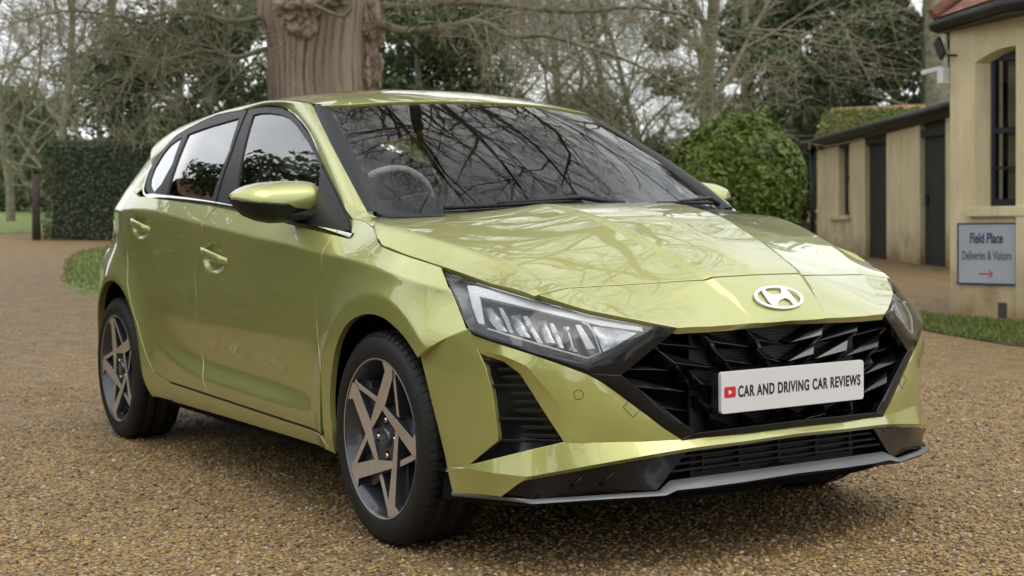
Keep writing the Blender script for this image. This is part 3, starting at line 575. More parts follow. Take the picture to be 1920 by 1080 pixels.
# rear pillar: closes the side behind the last window down to the rear wing
z1 = np.array([(-2.49, 1.147), (-2.5254, 1.2096)])
cp_loop = [Ac[-1], Bc[-1], (-3.03, -.50, 1.34), (-3.13, -.56, 1.20), (-3.19, -.60, 1.06), (-3.06, -float(FF(-3.06, 1.035)), 1.035), (-2.9, -float(FF(-2.9, 1.07)), 1.07), (-2.7, -float(FF(-2.7, 1.09)), 1.09), (-2.47, -float(FF(-2.47, 1.080)), 1.080), (-2.43, -float(FF(-2.43, 1.075)), 1.075), (-2.49, -float(GG(-2.49, 1.11)), 1.11), (-2.52, -float(GG(-2.505, 1.15)), 1.15)]
patch2('rear_pillar', cp_loop, P_, car, h=.03, bulge=.012, out=(0, -1, 0), depth=.005, gap=0)
# -- roof
rf = [(-.989, .5697), (-.945, .49), (-.9036, .37), (-.872, .237), (-.858, .1), (-.856, 0)]
yy = lambda x: float(ryw(x))-.010
ro = [(-2.98, -yy(-2.98))]+[(x, -yy(x)) for x in np.linspace(-2.8, -1.1, 14)]+[(-.995, -.572)]+[(x, -y) for x, y in rf[1:]]
ro = ro+[(x, -y) for x, y in ro[::-1][1:]]
roof = field_panel('roof', RR, 'top', np.array(ro), P_, car, h=.03, gap=.0)
for s_ in (-1, 1):
    mb = MB(); mb.tube([(x, s_*(float(ryw(x))-.004), float(RR(x, ryw(x)-.004))-.004) for x in np.linspace(-1.035, -2.98, 40)], .007, 6); mb.build('roof_moulding', M['matt_black'], roof)
mb = MB()   # shark-fin free antenna base + rear spoiler lip
mb.prism([(-2.97, -.47, 1.372), (-2.97, .47, 1.372), (-3.06, .42, 1.35), (-3.06, -.42, 1.35)], [(-2.97, -.47, 1.35), (-2.97, .47, 1.35), (-3.06, .42, 1.33), (-3.06, -.42, 1.33)])
mb.build('roof_spoiler', P_, roof, bevel=.006)
# -- windscreen
def base_x(y): return -.095-.235*(abs(y)/.72)**2.1
ys = np.linspace(-.706, .706, 49)
baseC = np.array([(base_x(y), y, .962+.006*(1-(y/.7)**2)) for y in ys])
top_y = ys*(.566/.706); tx = np.interp(np.abs(top_y), [0, .1, .237, .37, .49, .57], [-.868, -.870, -.884, -.915, -.957, -1.003])
topC = np.array([(tx[i], top_y[i], float(RR(tx[i], top_y[i]))-.006) for i in range(len(ys))])
def screen(name, t0, t1, u0, u1, off, mat, nv=24, parent=None):
    tt = np.linspace(t0, t1, nv); sel = [i for i in range(len(ys)) if u0-1e-6 <= i/(len(ys)-1) <= u1+1e-6]
    Gd = baseC[sel][:, None]*(1-tt)[None, :, None]+topC[sel][:, None]*tt[None, :, None]
    nrm = np.array([.53, 0, .848]); Gd = Gd+nrm*((.040*4*tt*(1-tt))[None]*np.ones((len(sel), 1)))[..., None]*.5+nrm*off
    n = len(sel); V = Gd.reshape(-1, 3); F = [(i*nv+j, (i+1)*nv+j, (i+1)*nv+j+1, i*nv+j+1) for i in range(n-1) for j in range(nv-1)]
    return mk(name, V, F, mat, parent or car)
wsn = screen('windscreen', 0, 1, 0, 1, 0, M['ws_glass'])
screen('screen_band', -.02, .125, 0, 1, -.006, M['gloss_black'], 6, wsn)
screen('screen_band', .955, 1.0, 0, 1, -.006, M['gloss_black'], 4, wsn)
for a, b in ((0, .03), (.97, 1)): screen('screen_band', 0, 1, a, b, -.006, M['gloss_black'], 20, wsn)
for s_ in (-1, 1):
    ge = []
    for t in np.linspace(0, 1, 40):
        p = baseC[0]*(1-t)+topC[0]*t+np.array([.53, 0, .848])*(.02*4*t*(1-t)); ge.append(p+np.array([0, .014, .004]))
    we = np.array([(np.interp(u, np.linspace(0, 1, len(ws_edge)), ws_edge[:, 0]), np.interp(u, np.linspace(0, 1, len(ws_edge)), ws_edge[:, 1]), np.interp(u, np.linspace(0, 1, len(ws_edge)), ws_edge[:, 2])) for u in np.linspace(0, 1, 40)])
    ge = np.array(ge)
    if s_ == 1: loft_ = loft('screen_moulding', we*[1, -1, 1], ge*[1, -1, 1], M['matt_black'], wsn, nu=40, nv=5, bulge=.006, out=(0, .5, 1), both=False)
    else: loft('screen_moulding', we, ge, M['matt_black'], wsn, nu=40, nv=5, bulge=.006, out=(0, -.5, 1), both=False)
# cowl + wipers
mb = MB()
cw = [(base_x(y)+.10, y, .955) for y in ys]+[(base_x(y)-.01, y, .968) for y in ys[::-1]]
mb.prism(cw, [(x, y, z_-.05) for x, y, z_ in cw]); mb.build('scuttle_panel', M['matt_black'], car)
def wpt(y, t, off=.012):
    b = np.array([base_x(y), y, .966]); y2 = y*.8; tp = np.array([np.interp(abs(y2), [0, .237, .37, .49, .57], [-.868, -.884, -.915, -.957, -1.003]), y2, float(RR(-.9, y2))]); p = b*(1-t)+tp*t
    return p+np.array([.53, 0, .848])*(.02*4*t*(1-t)+off)
for (ya, yb_, ta, tb, yp) in ((-.52, -.06, .012, .050, .10), (.26, .62, .03, .035, .66)):
    w = empty('windscreen_wiper'); w.parent = car
    mb = MB(); mb.tube([wpt(ya+(yb_-ya)*t, ta+(tb-ta)*t, .010) for t in np.linspace(0, 1, 8)], .0065, 5); mb.build('wiper_blade', M['rubber'], w)
    mb = MB(); pm = (ya+yb_)/2 if ya < 0 else .40
    mb.tube([wpt(ya+(yb_-ya)*.35, ta+(tb-ta)*.45, .016), wpt(yb_, .055, .020), wpt(yp, .02, .012)], [.005, .009, .011], 6); mb.build('wiper_arm', M['matt_black'], w)
# -- bonnet and nose
E_ = A2('hood_side')[1:-1]
back = [(base_x(y)+.038, y) for y in np.linspace(0, .70, 8)]
hf = A2('hood_front')
half = back+E_+hf[1:]
hb_o = [(x, -y) for x, y in half]+[(x, y) for x, y in half[::-1]]
seen = []; 
for p in hb_o:
    if not seen or math.hypot(p[0]-seen[-1][0], p[1]-seen[-1][1]) > 1e-4: seen.append(p)
if math.hypot(seen[0][0]-seen[-1][0], seen[0][1]-seen[-1][1]) < 1e-4: seen.pop()
HL_ = []
for sg_ in (-1, 1):
    for fy in (hy1, hy2):
        for d in (-.016, -.008, 0, .008, .016): HL_.append([(x, sg_*(float(fy(x))+d)) for x in np.arange(-.26, .80, .012)])
bonnet = field_panel('bonnet', HH, 'top', np.array(seen), P_, car, h=.016, gap=.003, depth=.02, lines=HL_)
ns = A2('nose_side'); nl = A2('nose_lip')
half = hf[::-1]+ns[1:-1]+nl
half = [p for i, p in enumerate(half)]
no_o = [(x, -y) for x, y in half]+[(x, y) for x, y in half[::-1]]
seen = []
for p in no_o:
    if not seen or math.hypot(p[0]-seen[-1][0], p[1]-seen[-1][1]) > 1e-4: seen.append(p)
if math.hypot(seen[0][0]-seen[-1][0], seen[0][1]-seen[-1][1]) < 1e-4: seen.pop()
nose = field_panel('nose_panel', HH, 'top', np.array(seen), P_, car, h=.016, gap=.003, depth=.02, lines=HL_)
# -- front bumper
C1 = A3('C1'); tl = A3('trim_low'); gro = A3('gr_out'); bt = A3('blade_top'); btc = A3('blade_top_c')
rid = A3('ridge'); vin = A3('vent_in'); vlo = A3('vent_low'); ccut = A3('cheek_cut'); ab = A3('arch_b')
bl = A3('blade_lip'); cl = A3('cheek_low'); cb = A3('cheek_bot'); pod = A3('pod'); st = A3('spl_top'); sb = A3('spl_bot')
def fullw(half):
    """half: outline points from the outer end to the centre line; returns mirrored full run"""
    h_ = [np.array(p, float) for p in half]; m = [p*[1, -1, 1] for p in h_[::-1]]
    h_[-1][1] = 0; return h_+m[1:]
up_loop = tl+gro[1:]+bt[6:5:-1]+[np.array([.6745, -.6186, .3620])]+C1[::-1][1:]
bum, bumL = patch2('front_bumper', up_loop, P_, car, h=.018, bulge=.006, out=(1, -.3, 0), depth=.02, gap=0)
for par, mir in ((bum, False), (bumL, True)):
    kw = dict(mirror=mir, gap=0)
    patch('bumper_side', ccut+ab[1:]+bt[:2]+rid[::-1][1:], P_, par, h=.018, bulge=.013, out=(0, -1, 0), depth=.02, **kw)
    patch('vent_lip', C1+[bt[4]]+vin[::-1][1:-0 or None], P_, par, h=.018, out=(0, -1, 0), depth=.02, **kw)
    patch('bumper_corner', cl[:4]+cl[4:]+cb[1:], P_, par, h=.02, out=(0, -1, 0), depth=.02, **kw)
lip = bl
bt_full = [bt[0]]+bt[1:]+btc[1:]
loopB = fullw(bt_full)+[p for p in fullw(lip)[::-1]]
patch('bumper_blade', loopB, P_, bum, h=.02, out=(0, 0, 1), depth=.004, gap=0)
lo = [np.array(p)+[-.012, 0, -.012] for p in lip]
loft('blade_edge', fullw(lip), fullw(lo), P_, bum, nu=120, nv=3, both=False, out=(1, 0, -.5))
loft('blade_underside', fullw(lo), fullw([np.array(p)+[-.10, 0, 0] for p in lo]), M['dark'], bum, nu=60, nv=2, both=False, out=(0, 0, -1))
fb = A3('frame_bot'); fb2 = A3('frame_bot2')
# black trim under the lamp, frame wedge, grille frame
fi = A3('frame_in'); hb = A3('hl_bot'); ht = A3('hl_top')
for mir in (False, True):
    kw = dict(mirror=mir, gap=0)
    sgn = np.array([1, -1, 1]) if mir else np.array([1, 1, 1]); loft('lamp_trim', np.array([hb[6], hb[5], hb[4], hb[3], hb[2]])*sgn, np.array(tl)*sgn, M['gloss_black'], bum if not mir else bumL, nu=50, nv=6, bulge=.003, out=(1, 0, 0), both=False)
    ctop = np.array([.772, -.380, .650])
    patch('grille_wing', [hb[0], ctop, fi[1]+[.006, 0, 0], gro[0], hb[2], hb[1]], M['gloss_black'], bum if not mir else bumL, h=.02, bulge=.004, out=(1, -.3, 0), depth=.02, **kw)
    patch('grille_frame', [gro[0], fi[1]+[.008, 0, 0], fi[2]+[.006, 0, 0], gro[-1]]+gro[::-1][1:-1], M['gloss_black'], bum if not mir else bumL, h=.02, bulge=.006, out=(1, -.3, 0), depth=.02, **kw)
    patch('air_vent', [p+[-.018, .012, 0] for p in rid]+[vlo[2]+[-.01, .01, 0], vlo[1]+[-.01, .01, 0]]+[p+[-.018, .012, 0] for p in vin[::-1]], M['gloss_black'], bum if not mir else bumL, h=.03, out=(0, -1, 0), depth=0, **kw)
loopf = fullw([p+[.004, 0, 0] for p in fb])+fullw([p+[.004, 0, 0] for p in fb2])[::-1]
patch('grille_frame', loopf, M['gloss_black'], bum, h=.02, out=(1, 0, 0), depth=.012, gap=0)
# vent slats
for mir in (1, -1):
    par = bum if mir == 1 else bumL
    rz = np.array([p[2] for p in rid[:5]]); vz = np.array([p[2] for p in vin])
    for z_ in np.linspace(.572, .335, 12):
        a = np.array([np.interp(-z_, -rz, [p[k] for p in rid[:5]]) for k in range(3)]); b = np.array([np.interp(-z_, -vz, [p[k] for p in vin]) for k in range(3)])
        k_ = int(round((.572-z_)/((.572-.335)/11))); full = k_ in (0, 3, 7, 11)
        s0 = .04 if full else .42
        p0 = a*(1-s0)+b*s0+np.array([-.006, .004, 0]); p1 = a*.02+b*.98+np.array([-.006, .004, 0])
        if np.linalg.norm(p1-p0) < .012: continue
        mb = MB(); dd = Vector(p1-p0); hh = .0035 if full else .0045; nrm = Vector((.35, -.94, 0)).normalized()
        q = [Vector(p0)+nrm*.002, Vector(p1)+nrm*.002]
        fr = [q[0]+Vector((0, 0, hh)), q[1]+Vector((0, 0, hh)), q[1]-Vector((0, 0, hh)), q[0]+dd*.08-Vector((0, 0, hh))]; bk = [v-nrm*.03+Vector((0, 0, -.002)) for v in fr]
        if mir == -1: fr = [Vector((v.x, -v.y, v.z)) for v in fr][::-1]; bk = [Vector((v.x, -v.y, v.z)) for v in bk][::-1]
        mb.prism(fr, bk); mb.build('vent_slat', M['gloss_black'], par, bevel=.001)
# corner pods, splitter, lower intake
for mir in (False, True):
    patch('bumper_pod', [p+[-.006, .0, 0] for p in pod], M['gloss_black'], bum if not mir else bumL, h=.02, out=(1, -.5, 0), depth=.04, gap=0, mirror=mir)
    mb = MB(); sg = -1 if not mir else 1
    def pv(i): return np.array([pod[i][0]+.004, abs(pod[i][1])*sg, pod[i][2]])
    for u in ((.36, .58) if not mir else ()):
        t0 = pv(2)*(1-u)+pv(4)*u; b0 = pv(6)*(1-u)+pv(5)*u; b0 = b0*.7+t0*.3; t0 = t0*.9+b0*.1
        mb.tube([t0, b0+np.array([-.01, sg*.035, 0])], [.004, .003], 5)
    if mb.v: mb.build('pod_fin', M['gloss_black'], bum if not mir else bumL)
spl = loft('splitter', fullw(st), fullw(sb), M['silver'], car, nu=200, nv=6, both=False, out=(.5, 0, 1), bulge=.002)[0]
loft('splitter_underside', fullw([np.array(p)+[-.003, 0, -.004] for p in sb]), fullw([np.array([max(p[0]-.30, .12), p[1]*.98, .175]) for p in sb]), M['matt_black'], spl, nu=90, nv=4, both=False, out=(0, 0, -1), bulge=.01)
mb = MB()
for z_ in (.272, .290, .308, .326): mb.obox((.735, 0, z_), (.012, 0, 0), (0, .40, 0), (0, 0, .0028))
for y in (-.27, -.14, 0, .14, .27): mb.obox((.728, y, .30), (.012, 0, 0), (0, .003, 0), (0, 0, .04))
mb.build('lower_grille', M['matt_black'], car)
mb = MB()
plm = [(x-.075, -y, 0) for x, y in PLAN if x > .3]; plm = plm+[(x, -y, 0) for x, y, _ in plm[::-1]][1:]
for a, b in zip(plm[:-1], plm[1:]):
    mb.add([(a[0], a[1], .19), (b[0], b[1], .19), (b[0]-.06, b[1]*.90, .60), (a[0]-.06, a[1]*.90, .60)], [(0, 1, 2, 3)])
mb.add([(p[0], p[1], .19) for p in plm], [tuple(range(len(plm)))])
mb.build('front_core', M['dark'], car)
# radiator seen between the fins
m, n, l, b = newmat('radiator_mesh'); setin(b, Base_Color=(.02, .02, .021, 1), Roughness=.5, Metallic=.4); t = n.new('ShaderNodeTexCoord'); wv = n.new('ShaderNodeTexWave'); wv.bands_direction = 'Z'; wv.inputs['Scale'].default_value = 40
l.new(t.outputs['Object'], wv.inputs['Vector']); rr_ = n.new('ShaderNodeValToRGB'); rr_.color_ramp.elements[0].color = (.004, .004, .004, 1); rr_.color_ramp.elements[1].color = (.035, .036, .04, 1); l.new(wv.outputs[0], rr_.inputs[0]); l.new(rr_.outputs[0], b.inputs['Base Color']); M['rad'] = m
mb = MB(); mb.box(.715, .722, -.30, .30, .23, .64); mb.build('radiator', M['rad'], car)
# -- parking sensor and towing-eye cover drawn on the bumper skin
from mathutils.bvhtree import BVHTree
def on_mesh(o, p, d): b_ = BVHTree.FromPolygons([v.co for v in o.data.vertices], [tuple(q.vertices) for q in o.data.polygons]); h_ = b_.ray_cast(Vector(p)+Vector(d)*.2, -Vector(d)); return h_[0] if h_[0] is not None else Vector(p)
for mir, o_ in ((1, bum), (-1, bumL)):
    dn = Vector((.86, -.5*mir, .05)).normalized(); e1 = dn.cross(Vector((0, 0, 1))).normalized(); e2 = e1.cross(dn)
    for q, kind in ((D['sensor'][0], 0), (D['tow'][0], 1)):
        c0 = Vector((q[0], q[1]*mir, q[2])); n_ = 28; ring = []
        for k in range(n_+1):
            a = 2*math.pi*k/n_
            if kind == 0: w_ = e1*.0125*math.cos(a)+e2*.0125*math.sin(a)
            else: s_, c_ = math.sin(a), math.cos(a); f_ = .027/max(abs(c_)+abs(s_), .001); w_ = e1*f_*c_*1.0+e2*f_*s_
            ring.append(on_mesh(o_, c0+w_, dn)+dn*.0002)
        mb = MB(); mb.tube(ring, .0009, 4, cap=False); mb.build('sensor_ring' if kind == 0 else 'tow_cover_seam', M['matt_black'], o_)
# -- grille fins (mirrored pairs)
grille = empty('grille'); grille.parent = car; M['fin'] = simple('piano_black', (.005, .005, .006), .15, coat=.5, spec=.5)
for f in D['fins']:
    a, b_, c_ = [np.array(p, float) for p in f]
    for s_ in (1, -1):
        mb = MB(); A_, B_, C_ = [Vector((p[0], p[1]*s_, p[2])) for p in (a, b_, c_)]; C_ = B_+(C_-B_)*.66
        A2_, B2_, C2_ = A_+Vector((-.012, 0, .003)), B_+Vector((-.004, 0, .004)), C_+Vector((.012, 0, 0))
        L1 = C2_+Vector((-.030, 0, -.020)); L0 = A2_+Vector((-.022, 0, -.008)); TB = [v+Vector((-.045, 0, .006)) for v in (A2_, B2_)]
        # bright upper facet, undercut lower facet, outer end face, top return
        V = [A2_, B2_, C2_, L0, L1, TB[0], TB[1], B2_+Vector((-.03, 0, -.02))]
        F_ = [(0, 2, 1), (0, 3, 4, 2), (2, 4, 7, 1), (0, 1, 6, 5), (3, 5, 6, 4)]
        if s_ < 0: F_ = [f_[::-1] for f_ in F_]
        mb.add(V, F_)
        w0_ = C2_+Vector((-.006, 0, -.002)); w1_ = w0_+Vector((-.016, -.030*s_, -.030)); dy = Vector((0, .013, 0)); bk_ = Vector((-.03, 0, 0))
        mb.prism([w0_, w0_+dy, w1_+dy, w1_], [v+bk_ for v in (w0_, w0_+dy, w1_+dy, w1_)])
        mb.build('grille_fin', M['fin'], grille, bevel=.0010)
# -- number plate
pl = empty('number_plate', (0, 0, 0)); pl.parent = car
def rrect(w, h, r, n=5):
    o = []
    for cx, cy, a0 in ((w-r, h-r, 0), (-w+r, h-r, 90), (-w+r, -h+r, 180), (w-r, -h+r, 270)):
        for i in range(n+1): a = R(a0+90*i/n); o.append((cx+r*math.cos(a), cy+r*math.sin(a)))
    return o
PZ, PX = .4752, .8056
mb = MB(); rr_ = rrect(.26, .0555, .009); mb.prism([(PX, y, PZ+z_) for y, z_ in rr_], [(PX-.012, y, PZ+z_) for y, z_ in rr_]); plate = mb.build('plate_body', M['plate'], pl, bevel=.001)
mb = MB(); mb.box(PX-.05, PX-.0125, -.255, .255, PZ-.060, PZ+.048); mb.build('plate_holder', M['matt_black'], pl, bevel=.004)
def text_obj(name, s, size, mat, parent, M4, width=None, bold=0., ext=.0004, align='LEFT', spc=0.):
    cu = bpy.data.curves.new(name, 'FONT'); cu.body = s; cu.size = size; cu.extrude = ext; cu.offset = bold; cu.space_character = 1.0+spc; cu.align_x = align
    tmp = bpy.data.objects.new(name, cu); COL.objects.link(tmp)
    bpy.context.view_layer.update(); dg = bpy.context.evaluated_depsgraph_get(); me = bpy.data.meshes.new_from_object(tmp.evaluated_get(dg)); bpy.data.objects.remove(tmp)
    vs = np.array([v.co[:] for v in me.vertices])
    if width:
        x0, x1 = vs[:, 0].min(), vs[:, 0].max(); sc = width/(x1-x0)
        for v in me.vertices: v.co.x = (v.co.x-(x0 if align == 'LEFT' else (x0+x1)/2))*sc
    me.materials.clear(); me.materials.append(mat); me.transform(M4)
    o = bpy.data.objects.new(name, me); COL.objects.link(o)
    if parent: o.parent = parent
    return o
# text plane facing +x: local x -> +y (viewer sees +y to the right), local y -> z
TX = Matrix(((0, 0, 1, PX+.0006), (1, 0, 0, -.202), (0, 1, 0, PZ-.0135), (0, 0, 0, 1)))
text_obj('plate_text', 'CAR AND DRIVING CAR REVIEWS', .041, M['ink'], plate, TX, width=.448, bold=.0011, spc=.12)
mb = MB(); rr_ = rrect(.0195, .0145, .005); mb.prism([(PX+.0009, y-.230, PZ+.001+z_) for y, z_ in rr_], [(PX, y-.230, PZ+.001+z_) for y, z_ in rr_]); mb.build('plate_badge', M['red'], plate)
mb = MB(); t3 = [(-.005, -.0062), (.0065, 0), (-.005, .0062)]; mb.prism([(PX+.0014, y-.230, PZ+.001+z_) for y, z_ in t3], [(PX+.0008, y-.230, PZ+.001+z_) for y, z_ in t3]); mb.build('badge_triangle', M['white'], plate)
# -- bonnet emblem: oval ring with a slanted letter
def emblem(name, cx, ctr, ux, uy, nrm, rx, ry, mat, parent, th=.004):
    mb = MB(); ctr, ux, uy, nrm = map(Vector, (ctr, ux, uy, nrm))
    def P3(a, b, o=th): return ctr+ux*(a*rx)+uy*(b*ry)+nrm*o
    n = 48
    for k in range(n):
        a0, a1 = 2*math.pi*k/n, 2*math.pi*(k+1)/n; q = []
        for o in (th, 0):
            q += [P3(math.cos(a0), math.sin(a0), o), P3(math.cos(a1), math.sin(a1), o), P3(.885*math.cos(a1), .83*math.sin(a1), o), P3(.885*math.cos(a0), .83*math.sin(a0), o)]
        mb.add(q, [(0, 1, 2, 3), (0, 4, 5, 1), (3, 2, 6, 7)])
    H_ = [(-.55, .72), (-.41, .82), (-.36, .45), (-.18, .16), (.13, .25), (.25, .48), (.31, .80), (.49, .66), (.56, .15), (.55, -.11), (.57, -.69), (.41, -.80), (.37, -.29), (.24, -.08), (-.02, -.23), (-.20, -.45), (-.30, -.78), (-.48, -.66), (-.53, -.3), (-.54, .01)]
    if cx < 0: H_ = [(-a, b) for a, b in H_]
    mb.prism([P3(a, b) for a, b in H_], [P3(a, b, 0) for a, b in H_]); return mb.build(name, mat, parent)
ex_, ez_ = .741, float(HH(.741, 0)); sl = (float(HH(.751, 0))-float(HH(.731, 0)))/.02
nv_ = Vector((-sl, 0, 1)).normalized(); uv_ = Vector((-1, 0, -sl)).normalized()
emblem('bonnet_emblem', 1, Vector((ex_, 0, ez_))+nv_*.002, (0, 1, 0), uv_, nv_, .086, .0425, M['logo'], nose)
# -- headlights
for s_ in (-1, 1):
    mir = s_ == 1; hl = empty('headlight'); hl.parent = car
    loop = A3('hl_top')+A3('hl_bot')[1:]+A3('hl_out')[1:-1]
    patch('lamp_cover', loop, M['lens'], hl, h=.02, bulge=.012, out=(1, -.7, .2), depth=.004, mirror=mir, gap=.001)
    inner = [np.array(p)+[-.045, .030, .0] for p in loop]; 
    patch('lamp_housing', inner, M['lamp_dark'], hl, h=.03, bulge=-.015, out=(1, -.7, .2), depth=0, mirror=mir, gap=0)
    cen_ = np.mean(loop, axis=0)
    rim_i = [np.array(p)+(cen_-p)*.02 for p in loop]
    def mm(P): return np.array(P, float)*[1, -1, 1] if mir else np.array(P, float)
    Lr = resample(loop, .03); 
    V = np.vstack([mm(Lr), mm(Lr+[-.05, .034, 0])]); n_ = len(Lr); F = [(i, (i+1) % n_, n_+(i+1) % n_, n_+i) for i in range(n_)]
    mk('lamp_bezel', V, F, M['gloss_black'], hl, False)
    patch('daytime_strip', A3('drl'), M['lamp_white'], hl, h=.008, out=(1, -.7, .2), depth=.01, mirror=mir, gap=0)
    mb = MB(); mb.tube(mm(A3('low_line')), .0032, 6); mb.build('light_guide', M['lamp_white'], hl)
    patch('lamp_leg', A3('inner_leg'), M['lamp_white'], hl, h=.01, out=(1, -.7, .2), depth=.01, mirror=mir, gap=0)
    patch('side_reflector', A3('tri_refl'), M['lamp_silver'], hl, h=.012, out=(1, -.7, .2), depth=.01, mirror=mir, gap=0, bulge=-.004)
    for k_, fc in enumerate(D['facets']):
        patch('reflector_facet', [np.array(p, float) for p in fc], M['lamp_silver'], hl, h=.008, out=(1, -.7, .2), depth=.012, mirror=mir, gap=0, bulge=.006 if k_ % 2 == 0 else .002)
# -- door handles
for s_, dr_ in ((-1, 0), (1, 1)):
    for (hx, hz, dd) in ((-1.345, .822, fdo[dr_]), (-2.215, .938, rdo[dr_])):
        ln = .135 if hx > -2 else .12; V = []; F = []; ns_, na = 14, 10
        for i in range(ns_):
            t = i/(ns_-1); x = hx+ln*(1-2*t); zc_ = hz-.020*(1-2*t)+.004; w_ = .0185*(1-.35*abs(2*t-1)**3); dp = .012*math.sin(math.pi*min(max(t, .04), .96))**.5
            yb_ = float(FF(x+0, zc_)) if abs(1-2*t) > .8 else float(w0(x)-.004)
            for k in range(na):
                a = 2*math.pi*k/na; V.append((x, s_*(yb_+.012*math.sin(math.pi*t)**.6+dp*.8*math.cos(a)), zc_+w_*math.sin(a)))
        for i in range(ns_-1):
            for k in range(na): F.append((i*na+k, i*na+(k+1) % na, (i+1)*na+(k+1) % na, (i+1)*na+k) if s_ > 0 else (i*na+k, (i+1)*na+k, (i+1)*na+(k+1) % na, i*na+(k+1) % na))
        F.append(tuple(range(na))); F.append(tuple((ns_-1)*na+k for k in range(na)))
        mk('door_handle', V, F, P_, dd)
# -- door mirrors
for s_ in (-1, 1):
    mir = empty('door_mirror'); mir.parent = car
    tp = np.array(D['mir_top']); bo = np.array(D['mir_bot']); se = np.array(D['mir_seam'])
    Y0, Y1 = tp[0][0], tp[-1][0]+.004
    ysm = np.concatenate([Y0+(Y1-Y0)*np.linspace(0, 1, 26)**1.6])
    def it(a, y): return np.interp(y, a[:, 0], a[:, 1])
    na = 15
    def shell(lo_up, nm, mat, y_end=None):
        V = []; F = []
        for i, y in enumerate(ysm):
            zt, zb_, zs = it(tp, y), it(bo, y), it(se, y); zc_ = (zt+zb_)/2; hz_ = max((zt-zb_)/2, .004)
            xb = -.715-.035*(y-Y0)/(Y1-Y0)*0; d_ = .115*min(1, hz_/.06)**.8*(1-.15*((y-Y0)/(Y1-Y0)))
            a_s = math.asin(max(-1, min(1, (zs-zc_)/hz_)))
            a0, a1 = (a_s, math.pi/2) if lo_up else (-math.pi/2, a_s)
            for k in range(na):
                a = a0+(a1-a0)*k/(na-1); ex = .0 if lo_up else -.003
                V.append((xb+(d_+ex)*max(math.cos(a), 0)**.75, s_*-y, zc_+hz_*math.sin(a)))
        for i in range(len(ysm)-1):
            for k in range(na-1): F.append((i*na+k, (i+1)*na+k, (i+1)*na+k+1, i*na+k+1) if s_ > 0 else (i*na+k, i*na+k+1, (i+1)*na+k+1, (i+1)*na+k))
        F.append(tuple((len(ysm)-1)*na+k for k in range(na)))
        return mk(nm, V, F, mat, mir)
    shell(True, 'mirror_cap', P_); shell(False, 'mirror_base', M['matt_black'])
    # mirror glass side + indicator strip + arm
    V = [(-.716, s_*-y, z_) for y, z_ in list(zip(tp[:, 0], tp[:, 1]))+list(zip(bo[::-1, 0], bo[::-1, 1]))]; mk('mirror_glass', V, [tuple(range(len(V)))], M['matt_black'], mir, False)
    mb = MB(); pts = [(-.715+.118*min(1, (i+1)/4)**.5, s_*-y, z_-.006) for i, (y, z_) in enumerate(zip(np.linspace(se[0][0]+.004, se[3][0], 12), np.interp(np.linspace(se[0][0]+.004, se[3][0], 12), se[:, 0], se[:, 1])))]
    mb.tube(pts, .0045, 6); mb.build('indicator_strip', M['gloss_black'], mir)
    mb = MB(); mb.prism([(-.56, s_*.745, .995), (-.56, s_*.745, .958), (-.64, s_*.86, .948), (-.64, s_*.89, .972), (-.63, s_*.80, .985)][::s_], [(-.62, s_*.745, .995), (-.63, s_*.745, .958), (-.70, s_*.86, .948), (-.70, s_*.89, .972), (-.69, s_*.80, .985)][::s_]); mb.build('mirror_arm', M['matt_black'], mir, bevel=.006)
# -- tail lamps and back end
side_both('tail_lamp', [(-2.70, .918), (-2.72, .884), (-2.90, .876), (-3.15, .876), (-3.15, .972), (-2.95, .978), (-2.80, .958)], M['red_lens'], car, car, fn=lambda a, b: FF(a, b)+.003, h=.02)
edge = [(-3.205, -float(FF(-3.205, z_)), z_) for z_ in np.linspace(.30, .9, 12)]+[(-3.19, -float(FF(-3.19, .95)), .96), (-3.19, -.60, 1.06)]
loft('tailgate', edge, np.array(edge)*[1, -1, 1], P_, car, nu=30, nv=24, bulge=.05, out=(-1, 0, 0), both=False)
eg = np.array([(-3.19, -.60, 1.06), (-3.13, -.56, 1.20), (-3.03, -.50, 1.34)])
loft('rear_window', eg, eg*[1, -1, 1], M['privacy'], car, nu=12, nv=16, bulge=.04, out=(-1, 0, 0), both=False)
mb = MB(); mb.box(-3.22, -3.1, -.6, .6, .22, .40); mb.build('rear_bumper_base', M['matt_black'], car, bevel=.03)
# -- arches, floor
mb = MB()
for cx, r_ in ((0, .348), (-2.57, .388)):
    for s_ in (-1, 1):
        n_ = 28; cz = .335 if cx == 0 else .325; V = []
        for i in range(n_+1):
            a = R(-15+210*i/n_); V += [(cx+r_*math.cos(a), s_*(.80 if cx == 0 else .84), cz+r_*math.sin(a)), (cx+r_*math.cos(a), s_*.50, cz+r_*math.sin(a))]
        mb.add(V, [(2*i, 2*i+1, 2*i+3, 2*i+2) for i in range(n_)], 0, True)
        c_ = [(cx+r_*math.cos(R(-15+210*i/n_)), s_*.50, cz+r_*math.sin(R(-15+210*i/n_))) for i in range(n_+1)]; mb.add(c_, [tuple(range(n_+1))])
mb.box(-3.1, -2.96, -.52, .52, .22, .7); mb.box(-2.18, -.37, -.80, .80, .20, .30); mb.box(-2.95, .36, -.49, .49, .20, .60); mb.box(-.36, .45, -.49, .49, .56, .68)
mb.build('floorpan', M['dark'], car)
